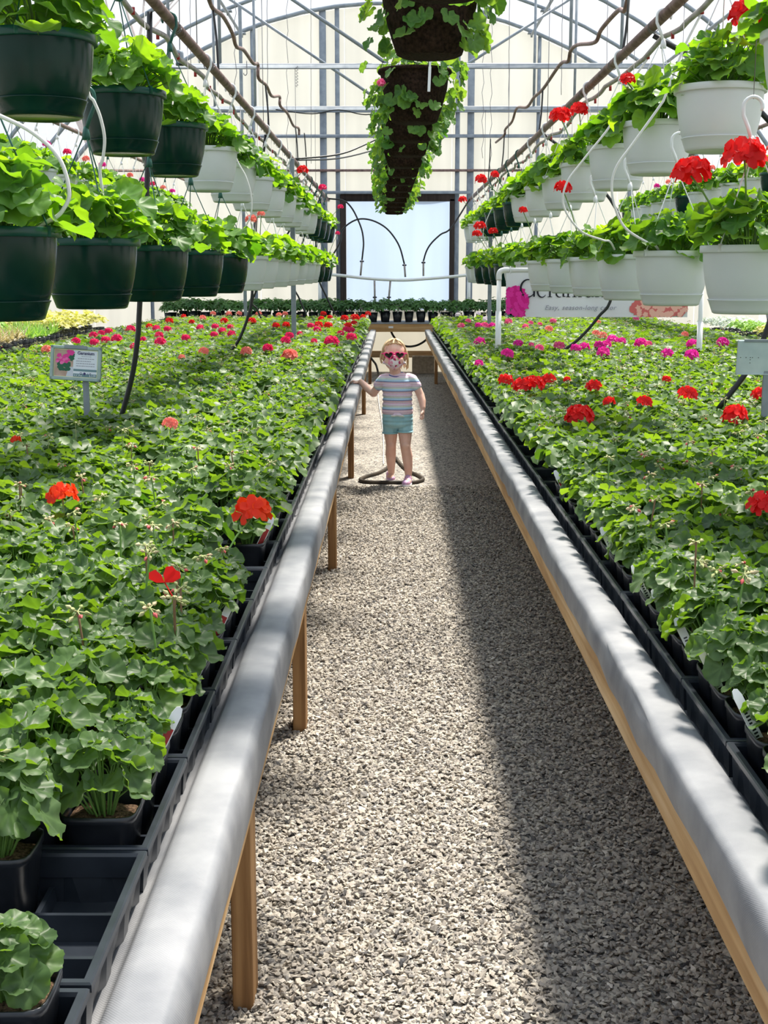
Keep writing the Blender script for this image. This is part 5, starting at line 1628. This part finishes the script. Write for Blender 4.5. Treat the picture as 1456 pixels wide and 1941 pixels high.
for ch in 'Geraniums':
    strokes, adv = G[ch]
    for v2, f2 in strokes:
        letters.add(np.stack([x + v2[:, 0] * cap, np.full(len(v2), -.0075), zb + v2[:, 1] * cap], 1), f2)
        letters.add(np.stack([x + v2[:, 0] * cap, np.full(len(v2), -.0070), zb + v2[:, 1] * cap], 1), f2)
    x += adv * cap * 1.0
letters.build('lettering', INK, bt, smooth=False)
zz = ony(1000, 587, YBN)[2] - bz0
link('lettering', text_mesh('Easy, season-long color', .047, INKG, .32, 'LEFT', 1.12), bt, Matrix.Translation((ony(1032, 560, YBN)[0] - bx0, -.0075, zz)) @ FACE)
def ban_blooms(name, cx, cz, rx, rz_, n, m1, m2, r, seed):
    rg = np.random.default_rng(seed)
    for mm, d, rr in ((m1, -.0068, r), (m2, -.0073, r * .62)):
        mb = MB()
        for i in range(n):
            a = rg.uniform(0, 6.28); q = math.sqrt(rg.random())
            x, z = cx + rx * q * math.cos(a), cz + rz_ * q * math.sin(a)
            x = min(max(x, rr), bw - rr); z = min(max(z, rr), bh - rr)
            k = 10
            R_ = rr * (1 + .28 * np.cos(np.arange(k) * 2 * PI / k * 5 + rg.uniform(0, 6)))
            ang = np.arange(k) / k * 6.283
            d -= .00001
            mb.add([(x, d, z)] + [(x + R_[i] * math.cos(ang[i]), d, z + R_[i] * math.sin(ang[i])) for i in range(k)], [(0, 1 + i, 1 + (i + 1) % k) for i in range(k)])
        mb.build(name, mm, vin, smooth=False)
PSAL = mat('print_salmon', (.72, .16, .16), .6); PSAL2 = mat('print_salmon_light', (.93, .50, .42), .6); PMG = mat('print_magenta', (.72, .01, .27), .6); PMG2 = mat('print_magenta_deep', (.85, .03, .38), .6)
ban_blooms('printed_blooms', .06, .10, .095, .11, 40, PMG, PMG2, .026, 1)
ban_blooms('printed_leaf', .045, .02, .04, .03, 7, PGR, PGR, .02, 5)
ban_blooms('printed_blooms', bw - .20, .06, .19, .07, 60, PSAL, PSAL2, .030, 2)

# ------------------------------------------------------------------ under the cross bench
bp = onz(800, 705, 0)
t = thing('concrete_block', 'weathered hollow concrete block on the gravel under the cross bench', 'block', (.42, 18.05, 0))
mb = MB()
bwid, bdep, bhei = .30, .19, .235
mb.box((-bwid / 2, -bdep / 2, 0), (bwid / 2, -bdep / 2 + .032, bhei), bev=.004).box((-bwid / 2, bdep / 2 - .032, 0), (bwid / 2, bdep / 2, bhei), bev=.004)
for x in (-bwid / 2, -.016, bwid / 2 - .032):
    mb.box((x, -bdep / 2 + .03, 0), (x + .032, bdep / 2 - .03, bhei - .002), bev=.003)
mb.build('block_shell', M['concrete'], t, smooth=False)
hose('black_hose', 'black hose looping below the cross bench', [ony(739, 618, 17.6) * (1, 1, 0) + (0, 0, .69), ony(740, 624, 17.6), ony(748, 640, 17.6), ony(765, 655, 17.6), ony(785, 656, 17.6), ony(803, 648, 17.6), ony(818, 633, 17.6), ony(832, 618, 17.6) * (1, 1, 0) + (0, 0, .69)], .014)
hose('black_hose', 'black hose trailing onto the gravel beside the far bench leg', [(-.36, 16.2, .572), (-.33, 16.2, .42), ony(706, 682, 16.2), ony(713, 692, 16.2), ony(717, 708, 16.2), onz(719, 722, .016), onz(721, 716, .016)], .013)
bb = ony(741, 619, 17.2)
o = MB().box((-.03, -.003, -.012), (.03, 0, .012), bev=.001).build('paper_label', M['whitepl'], None, Matrix.Translation((bb[0], 17.2505, .655)), smooth=False)
tag(o, 'small white paper label on the cross bench apron', 'label')
# bare tree outside, seen through the roof film
def bare_tree(x, y, h, seed, label):
    rg = random.Random(seed)
    t = thing('bare_tree', label, 'tree', (x, y, 0))
    tr, br = MB(), MB()
    def grow(p, d, l, r, depth):
        q = p + d * l
        m = (p + q) / 2 + np.array([rg.uniform(-1, 1), rg.uniform(-1, 1), 0]) * l * .06
        (tr if depth < 2 else br).tube([p, m, q], [r, r * .85, r * .7], 5 if depth < 2 else 3, cap=False)
        if depth >= 5: return
        for k in range(2 if depth else 3):
            a = rg.uniform(0, 6.28); s = rg.uniform(.35, .7)
            e = d + s * np.array([math.cos(a), math.sin(a), rg.uniform(-.1, .4)]); e /= np.linalg.norm(e)
            grow(q, e, l * rg.uniform(.62, .82), r * .6, depth + 1)
    grow(np.zeros(3), np.array([0, 0, 1.0]), h * .3, h * .018, 0)
    tr.build('trunk', M['rust'], t); br.build('branches', M['rust'], t)
bare_tree(-5.4, 27, 8.6, 2, 'leafless tree standing outside beyond the end wall')
bare_tree(-13.5, 31, 10.0, 5, 'taller leafless tree standing outside further from the end wall')
# ------------------------------------------------------------------ the child in the aisle
def remesh(mb, voxel, smooth, name, material, parent):
    me = mb.mesh(name, material, attr=False)
    ob = bpy.data.objects.new(name, me); COL.objects.link(ob)
    r = ob.modifiers.new('r', 'REMESH'); r.mode = 'VOXEL'; r.voxel_size = voxel; r.use_smooth_shade = True
    if smooth:
        s = ob.modifiers.new('s', 'SMOOTH'); s.iterations = smooth; s.factor = .5
    dg = bpy.context.evaluated_depsgraph_get()
    m2 = bpy.data.meshes.new_from_object(ob.evaluated_get(dg))
    bpy.data.objects.remove(ob)
    m2.polygons.foreach_set('use_smooth', np.ones(len(m2.polygons), bool))
    m2.materials.clear(); m2.materials.append(material)
    return link(name, m2, parent)
def limb(mb, pts, rads, step=.35, flat=(1, 1, 1)):
    P = np.asarray(pts, float)
    for a, b, ra, rb in zip(P[:-1], P[1:], rads[:-1], rads[1:]):
        n = max(2, int(np.linalg.norm(b - a) / (min(ra, rb) * step)) + 1)
        for t in np.linspace(0, 1, n):
            r = ra + (rb - ra) * t
            mb.ball(a + (b - a) * t, np.array(flat) * r, 10, 8)
RO = np.array([.035, 8.44, 0.0])
kid = thing('person', 'small child in striped shirt, blue shorts, pink sunglasses and face mask', 'person', tuple(RO))
def K(x, y, z): return np.array([x, y, z]) - RO

SKIN = mat('skin', (.78, .47, .36), .5, .35)
noise_tint(SKIN, (.78, .46, .36), (.87, .58, .47), 14, 3)
bsdf(SKIN).inputs['Subsurface Weight'].default_value = .12
bsdf(SKIN).inputs['Subsurface Radius'].default_value = (.02, .008, .005)
HAIR = mat('blonde_hair', (.76, .56, .32), .45, .4)
v = coords(HAIR, (160, 160, 9)); n_ = nd(HAIR, 'ShaderNodeTexNoise'); n_.inputs['Scale'].default_value = 1.0; n_.inputs['Detail'].default_value = 3
lk(HAIR, v, n_.inputs['Vector'])
r_ = ramp(HAIR, n_.outputs['Fac'], [(.3, (.58, .38, .18)), (.55, (.80, .60, .36)), (.75, (.92, .76, .54))])
lk(HAIR, r_.outputs[0], bsdf(HAIR).inputs['Base Color'])
translucent_mix(HAIR, (.9, .7, .4), .25)

hc = K(.012, 8.415, .836)          # head centre
body = MB()
# skull, face and neck
body.ball(hc + (0, .006, .012), (.071, .084, .086), 24, 16)
body.ball(hc + (0, -.020, -.030), (.062, .062, .066), 20, 14)
body.ball(hc + (0, -.046, -.074), (.030, .030, .022), 14, 10)                # chin
for s in (-1, 1):
    body.ball(hc + (s * .034, -.056, -.034), (.027, .024, .024), 12, 10)     # cheeks
    body.ball(hc + (s * .073, .004, -.012), (.009, .014, .022), 12, 10)      # ears
    body.ball(hc + (s * .028, -.071, .004), (.012, .008, .009), 12, 8)       # eyes
body.ball(hc + (0, -.083, -.018), (.010, .011, .012), 10, 8)                 # nose
body.ball(hc + (0, -.078, -.003), (.006, .008, .016), 10, 8)
body.ball(hc + (0, -.074, -.048), (.017, .009, .006), 10, 8)                 # lips
limb(body, [hc + (0, .010, -.075), K(.025, 8.435, .705)], [.036, .038])
# trunk
for z, rx, ry in ((.69, .055, .042), (.665, .078, .055), (.63, .092, .066), (.59, .088, .068), (.55, .086, .070), (.51, .087, .072), (.47, .090, .074), (.435, .092, .074)):
    body.ball(K(.033, 8.44, z), (rx, ry, .035), 16, 10)
# legs
limb(body, [K(-.012, 8.45, .42), K(-.010, 8.46, .34), K(-.008, 8.475, .256), K(-.010, 8.515, .19), K(-.008, 8.54, .13), K(-.006, 8.555, .065)], [.052, .046, .034, .0355, .030, .0225])
limb(body, [K(.080, 8.44, .42), K(.082, 8.425, .34), K(.084, 8.395, .256), K(.096, 8.405, .19), K(.102, 8.405, .13), K(.105, 8.405, .065)], [.052, .046, .034, .0355, .030, .0225])
body.ball(K(-.008, 8.452, .258), (.026, .022, .026)); body.ball(K(.084, 8.372, .258), (.026, .022, .026))
for fx, fy in ((-.010, 8.537), (.098, 8.365)):
    body.ball(K(fx, fy, .032), (.026, .05, .024))
# arm resting on the rail (to the left of the photograph) and the hanging arm
limb(body, [K(-.052, 8.44, .680), K(-.090, 8.473, .634), K(-.120, 8.505, .588)], [.024, .0265, .0265])
limb(body, [K(-.120, 8.505, .588), K(-.165, 8.56, .616), K(-.204, 8.60, .651)], [.0275, .0255, .0185])
limb(body, [K(.120, 8.44, .680), K(.157, 8.437, .63), K(.180, 8.43, .580)], [.024, .0265, .026])
limb(body, [K(.180, 8.43, .580), K(.191, 8.41, .545), K(.195, 8.385, .505)], [.0265, .024, .0175])
# right hand: palm down on the fabric, fingers over the rail
pw = K(-.204, 8.60, .652); pc = K(-.226, 8.617, .6475)
body.ball(pc, (.024, .020, .011), 14, 10, rot=np.array(Matrix.Rotation(-.5, 3, 'Z')))
body.ball((pw + pc) / 2, (.019, .016, .012), 12, 8)
for k, (dy, L, zt) in enumerate(((-.016, .034, .0), (-.005, .038, .001), (.006, .036, .001), (.016, .029, 0))):
    b = pc + (-.014, dy + .004, .001)
    d = np.array([-.93, .30 + dy * 6, 0]); d /= np.linalg.norm(d)
    limb(body, [b, b + d * L * .45 + (0, 0, .006), b + d * L * .8 + (0, 0, .000), b + d * L + (0, 0, -.007)], [.0068, .0064, .0058, .0050], .5)
b = pc + (-.001, -.018, -.001)
limb(body, [b, b + (-.010, -.013, .0), b + (-.024, -.017, -.002)], [.0075, .0068, .0058], .5)
# left hand: hanging, loosely curled
pw = K(.195, 8.385, .500); pc = K(.194, 8.376, .474)
body.ball(pc, (.012, .021, .024), 14, 10); body.ball((pw + pc) / 2, (.0135, .016, .017), 12, 8)
for k, (dy, L) in enumerate(((-.016, .031), (-.005, .034), (.006, .032), (.015, .027))):
    b = pc + (.003, dy, -.018)
    limb(body, [b, b + (.001, -.002, -L * .42), b + (-.010, -.004, -L * .68), b + (-.019, -.004, -L * .55)], [.0068, .0064, .0060, .0052], .5)
b = pc + (-.004, -.018, .004)
limb(body, [b, b + (-.006, -.012, -.010), b + (-.010, -.013, -.024)], [.0075, .0068, .0058], .5)
remesh(body, .0032, 5, 'body', SKIN, kid)

# striped tied T-shirt
SH = mat('striped_shirt', (.8, .8, .85), .8, .2)
tc = nd(SH, 'ShaderNodeTexCoord'); sx = nd(SH, 'ShaderNodeSeparateXYZ'); lk(SH, tc.outputs['Object'], sx.inputs[0])
def mth(m, op, a, b):
    n = nd(m, 'ShaderNodeMath'); n.operation = op
    for i, q in enumerate((a, b)):
        if q is None: continue
        if isinstance(q, (int, float)): n.inputs[i].default_value = q
        else: lk(m, q, n.inputs[i])
    return n.outputs[0]
fz = mth(SH, 'FRACT', mth(SH, 'DIVIDE', mth(SH, 'SUBTRACT', .900, sx.outputs['Z']), .0585), None)
st = [(0, (.80, .58, .66)), (.18, (.80, .76, .80)), (.24, (.72, .46, .62)), (.36, (.82, .80, .84)), (.44, (.62, .42, .60)), (.50, (.80, .80, .82)), (.60, (.56, .72, .62)), (.68, (.80, .84, .84)), (.74, (.38, .60, .80)), (.86, (.62, .76, .88)), (.92, (.06, .11, .30))]
rs = ramp(SH, fz, st); rs.color_ramp.interpolation = 'CONSTANT'
lk(SH, rs.outputs[0], bsdf(SH).inputs['Base Color'])
nb = nd(SH, 'ShaderNodeTexNoise'); nb.inputs['Scale'].default_value = 22
bb_ = nd(SH, 'ShaderNodeBump'); bb_.inputs['Strength'].default_value = .4; bb_.inputs['Distance'].default_value = .01
lk(SH, tc.outputs['Object'], nb.inputs['Vector']); lk(SH, nb.outputs['Fac'], bb_.inputs['Height']); lk(SH, bb_.outputs[0], bsdf(SH).inputs['Normal'])
sh = MB()
for z, rx, ry in ((.700, .060, .048), (.685, .086, .058), (.665, .098, .066), (.64, .101, .072), (.61, .100, .075), (.58, .098, .076), (.55, .098, .078), (.52, .099, .080), (.495, .101, .083), (.478, .102, .085), (.470, .101, .084)):
    sh.ball(K(.033, 8.44, z), (rx, ry, .034), 28, 12)
limb(sh, [K(-.036, 8.44, .690), K(-.058, 8.445, .676), K(-.084, 8.466, .643)], [.032, .038, .038])
limb(sh, [K(.102, 8.44, .690), K(.126, 8.44, .676), K(.150, 8.438, .640)], [.032, .038, .038])
shirt = remesh(sh, .004, 12, 'shirt', SH, kid)
tr = mat('shirt_trim', (.10, .14, .36), .8, .2)
col_ = MB().tube([K(.026 + .047 * math.cos(a), 8.432 + .040 * math.sin(a), .714 - .012 * max(0, -math.sin(a)) - .002) for a in np.arange(28) / 28 * 2 * PI], .0045, 6, closed=True)
col_.build('collar', tr, shirt)
kn = MB()
kc = K(.028, 8.358, .462)
kn.ball(kc, (.014, .011, .012), 12, 8)
limb(kn, [kc, kc + (.022, -.004, -.004), kc + (.044, .0, -.010)], [.008, .010, .006])
limb(kn, [kc, kc + (-.018, -.003, -.006), kc + (-.034, .004, -.008)], [.008, .009, .006])
limb(kn, [kc + (0, 0, .004), kc + (.05, .018, .020), kc + (.076, .045, .026)], [.006, .008, .006])
limb(kn, [kc + (0, 0, .004), kc + (-.046, .018, .020), kc + (-.072, .045, .026)], [.006, .008, .006])
remesh(kn, .003, 3, 'shirt_knot', SH, shirt)

# shorts
SO = mat('blue_shorts', (.25, .54, .62), .8, .2)
noise_tint(SO, (.30, .57, .66), (.40, .67, .74), 25, 3)
so_ = MB()
for z, rx, ry in ((.475, .096, .080), (.45, .1, .084), (.425, .101, .084), (.40, .100, .082)):
    so_.ball(K(.034, 8.442, z), (rx, ry, .034), 28, 12)
limb(so_, [K(-.012, 8.448, .41), K(-.012, 8.455, .375), K(-.012, 8.458, .350)], [.053, .052, .051], .25)
limb(so_, [K(.080, 8.44, .41), K(.082, 8.432, .375), K(.083, 8.428, .362)], [.053, .052, .051], .25)
shorts = remesh(so_, .004, 4, 'shorts', SO, kid)
# flatten the leg ends into hems
for v_ in shorts.data.vertices:
    lim = .330 if v_.co.x < 0 else .342
    if v_.co.z < lim: v_.co.z = lim + (v_.co.z - lim) * .12
for hx, hy, hz in ((-.012, 8.459, .335), (.083, 8.427, .347)):
    MB().tube([K(hx + .0495 * math.cos(a), hy + .0495 * math.sin(a), hz) for a in np.arange(28) / 28 * 2 * PI], .0052, 6, closed=True).build('hem', SO, shorts)

# shoes
SHOE = mat('lilac_shoe', (.62, .40, .68), .35, .5, .2)
noise_tint(SHOE, (.50, .36, .70), (.80, .45, .58), 16, 2)
for fx, fy, az in ((-.012, 8.552, .12), (.096, 8.362, -.22)):
    mtx = Matrix.Translation(tuple(K(fx, fy, 0))) @ Matrix.Rotation(az, 4, 'Z')
    up = MB()
    up.ball((0, .012, .030), (.028, .045, .030), 16, 12); up.ball((0, -.030, .026), (.029, .036, .022), 16, 12); up.ball((0, .025, .045), (.026, .026, .028), 14, 10)
    s_ = remesh(up, .0035, 3, 'shoe', SHOE, kid); s_.matrix_basis = mtx
    so2 = MB(); out = []
    for a in np.arange(28) / 28 * 2 * PI:
        w = .031 * (1 - .10 * math.sin(a))
        out.append((w * math.cos(a), .066 * math.sin(a) - .004))
    vv = []
    for z, k in ((.001, .94), (.004, 1.0), (.018, 1.0), (.020, .96)):
        vv += [(x * k, y * k, z) for x, y in out]
    nn = 28
    so2.add(vv, [(j * nn + i, j * nn + (i + 1) % nn, (j + 1) * nn + (i + 1) % nn, (j + 1) * nn + i) for j in range(3) for i in range(nn)])
    so2.F.append(np.array([list(range(nn))[::-1]])); so2.M.append(0)
    so2.F.append(np.array([list(range(3 * nn, 4 * nn))])); so2.M.append(0)
    so2.build('sole', M['whitepl'], s_)

# hair: parted cap with strands falling past one ear, tied back
hair = MB()
nu, nv_ = 72, 40
rg = np.random.default_rng(8)
ridge = np.interp(np.arange(nu + 1), np.arange(0, nu + 1, 1), np.concatenate([rg.normal(0, 1, nu), [0]]))
pts, keep = {}, {}
V = []; idx = -np.ones((nv_ + 1, nu), int)
for j in range(nv_ + 1):
    th = PI * j / nv_
    for i in range(nu):
        ph = 2 * PI * i / nu
        d = np.array([math.sin(th) * math.cos(ph), math.sin(th) * math.sin(ph), math.cos(th)])
        front = -d[1]
        # hairline: leave the face open, keep sides in front of the ears and everything behind
        lim = .70 - .22 * abs(d[0])           # height of the fringe line on the brow
        show = True
        if front > .15 and d[2] < lim and abs(d[0]) < .87 - .12 * max(0, -d[2]): show = False
        if d[2] < -.62: show = False
        if not show: continue
        r = 1.0 + .012 * ridge[i] + .006 * math.sin(40 * ph + 6 * th)
        if abs(d[0]) < .06 and d[2] > .3: r -= .03
        idx[j, i] = len(V)
        V.append(hc + (0, .008, .012) + d * r * np.array([.0795, .092, .0935]))
F = []
for j in range(nv_):
    for i in range(nu):
        q = [idx[j, i], idx[j + 1, i], idx[j + 1, (i + 1) % nu], idx[j, (i + 1) % nu]]
        if min(q) >= 0: F.append(q)
hair.add(V, F)
ho = hair.build('hair', HAIR, kid)
sol = ho.modifiers.new('thickness', 'SOLIDIFY'); sol.thickness = .008; sol.offset = -1
lock = MB()
for s, n_l, L in ((1, 9, .085), (-1, 5, .045)):
    for k in range(n_l):
        b = hc + (s * (.072 + .004 * rg.random()), -.012 + .010 * k, .03)
        lock.tube(spline([b, b + (s * .010, .004, -.035), b + (s * (.010 + .004 * rg.random()), .010, -.035 - L * .6), b + (s * .002 * k, .012, -.035 - L * rg.uniform(.8, 1.15))], 4), [.0055] * 4 + [.006] * 4 + [.0045] * 4 + [.001], 5)
for k in range(16):          # fine strands combed from the parting over the brow
    s = -1 if k % 2 else 1
    a = .02 + .0042 * k
    b = hc + (s * .006, -.022 - .0016 * k, .104)
    lock.tube(spline([b, hc + (s * (.036 + .001 * k), -.048, .088 - .001 * k), hc + (s * .068, -.040, .052 - .001 * k), hc + (s * .080, -.012, .0)], 4), [.0035] * 8 + [.003] * 4 + [.001], 4)
lock.build('hair_locks', HAIR, ho)
tail = MB()
for k in range(9):
    a = k * .7
    b = hc + (.016 * math.cos(a), .088, .035 + .012 * math.sin(a))
    tail.tube(spline([b, b + (.01 * math.cos(a) + .012, .03, -.01), b + (.02 * math.cos(a) + .03, .035, -.07), b + (.018 * math.cos(a) + .04, .03, -.12)], 4), [.008] * 8 + [.006] * 4 + [.002], 5)
tail.build('ponytail', HAIR, ho)

# patterned face mask (moulded shell over nose and chin)
MK = mat('mask_cloth', (.8, .5, .6), .85, .15)
vm = coords(MK, (1, 1, 1)); vo = nd(MK, 'ShaderNodeTexVoronoi'); vo.inputs['Scale'].default_value = 62
lk(MK, vm, vo.inputs['Vector'])
sc_ = nd(MK, 'ShaderNodeSeparateColor'); lk(MK, vo.outputs['Color'], sc_.inputs[0])
rm = ramp(MK, sc_.outputs[0], [(0, (.78, .52, .60)), (.34, (.86, .78, .80)), (.58, (.80, .30, .42)), (.70, (.45, .04, .12)), (.80, (.66, .72, .45)), (.90, (.84, .60, .66))])
rm.color_ramp.interpolation = 'CONSTANT'
lk(MK, rm.outputs[0], bsdf(MK).inputs['Base Color'])
mk = MB(); nu2, nv2 = 20, 14
vv = []
for j in range(nv2 + 1):
    t = j / nv2
    z = .004 - .094 * t                       # bridge of nose down to under the chin
    hwid = .066 * math.sin(PI * (.20 + .66 * t)) + .006
    zc = .020 * (1 - t) ** 2
    for i in range(nu2 + 1):
        u = -1 + 2 * i / nu2
        x = u * hwid
        y = -.092 + .052 * u * u - .010 * math.exp(-(u / .28) ** 2) * math.sin(PI * min(1, .2 + t)) + .030 * max(0, t - .62) ** 1.2 / .38 + .006 * (t < .15)
        vv.append(hc + (x, y, z - (.016 * u * u if t < .5 else -.020 * u * u * (t - .5) * 2) + 0))
mk.add(vv, [(j * (nu2 + 1) + i, (j + 1) * (nu2 + 1) + i, (j + 1) * (nu2 + 1) + i + 1, j * (nu2 + 1) + i + 1) for j in range(nv2) for i in range(nu2)])
mo = mk.build('face_mask', MK, kid)
sol = mo.modifiers.new('thickness', 'SOLIDIFY'); sol.thickness = .003
lp = MB()
for s in (-1, 1):
    lp.tube(spline([hc + (s * .052, -.050, -.022), hc + (s * .068, -.020, -.004), hc + (s * .080, .010, .004)], 5), .0016, 5)
    lp.tube(spline([hc + (s * .046, -.046, -.066), hc + (s * .066, -.015, -.040), hc + (s * .079, .012, -.022)], 5), .0016, 5)
lp.build('ear_loops', M['conn'], mo)

# heart sunglasses
PKP = mat('pink_plastic', (.90, .03, .22), .25, .5)
LENS = mat('dark_lens', (.03, .022, .02), .08, .6)
def heart(cx, s, rot):
    out = []
    for a in np.arange(40) / 40 * 2 * PI:
        x = 16 * math.sin(a) ** 3 / 16.0
        z = (13 * math.cos(a) - 5 * math.cos(2 * a) - 2 * math.cos(3 * a) - math.cos(4 * a)) / 16.0
        x, z = x * math.cos(rot) - z * math.sin(rot), x * math.sin(rot) + z * math.cos(rot)
        out.append((cx + s * x, s * .86 * z))
    return out
gl = MB(); ln = MB()
def gy(x): return -.094 + 4.2 * x * x
for s in (-1, 1):
    cx = s * .034
    O1 = heart(cx, .032, -s * .14); I1 = heart(cx, .0245, -s * .14)
    n = 40; v = []
    for ring, yo in ((O1, -.004), (O1, .003), (I1, .003), (I1, -.004)):
        v += [hc + (x, gy(x) + yo, .004 + z) for x, z in ring]
    gl.add(v, [(j * n + i, j * n + (i + 1) % n, ((j + 1) % 4) * n + (i + 1) % n, ((j + 1) % 4) * n + i) for j in range(4) for i in range(n)])
    ln.add([hc + (cx, gy(cx), .004)] + [hc + (x, gy(x), .004 + z) for x, z in heart(cx, .0258, -s * .14)], [(0, 1 + i, 1 + (i + 1) % n) for i in range(n)])
    gl.tube([hc + (s * .062, gy(.062), .016), hc + (s * .077, -.05, .012), hc + (s * .080, .0, .006)], .0035, 6)
gl.tube([hc + (-.010, gy(.01) - .001, .008), hc + (0, gy(0) - .003, .011), hc + (.010, gy(.01) - .001, .008)], .0045, 8)
go = gl.build('sunglasses', PKP, kid)
ln.build('lens', LENS, go)

# the dark hose lying round her feet, and the thin line running back from it
hp = [onz(x, y, .012) for x, y in ((748, 872), (735, 886), (718, 896), (694, 903), (683, 909), (692, 913), (720, 914.2), (740, 914.2), (770, 914.2), (786, 914), (802, 909), (793, 901), (775, 893), (760, 880), (751, 868))]
P = spline(hp, 6)
P[:, 2] = .012
o = P[0].copy(); o[2] = 0
tag(MB().tube(P - o, .0125, 8).build('garden_hose', noise_tint(mat('old_hose', (.03, .025, .02), .6), (.022, .019, .016), (.09, .07, .05), 6), None, Matrix.Translation(o)), 'worn dark hose lying in a loop on the gravel around the child', 'hose')
hose('thin_line', 'thin white irrigation line running along the gravel behind the child', [onz(727, 880, .010), onz(727, 840, .010), onz(724, 800, .010), onz(719, 770, .010), onz(716, 745, .010)], .004, 'whitetube')
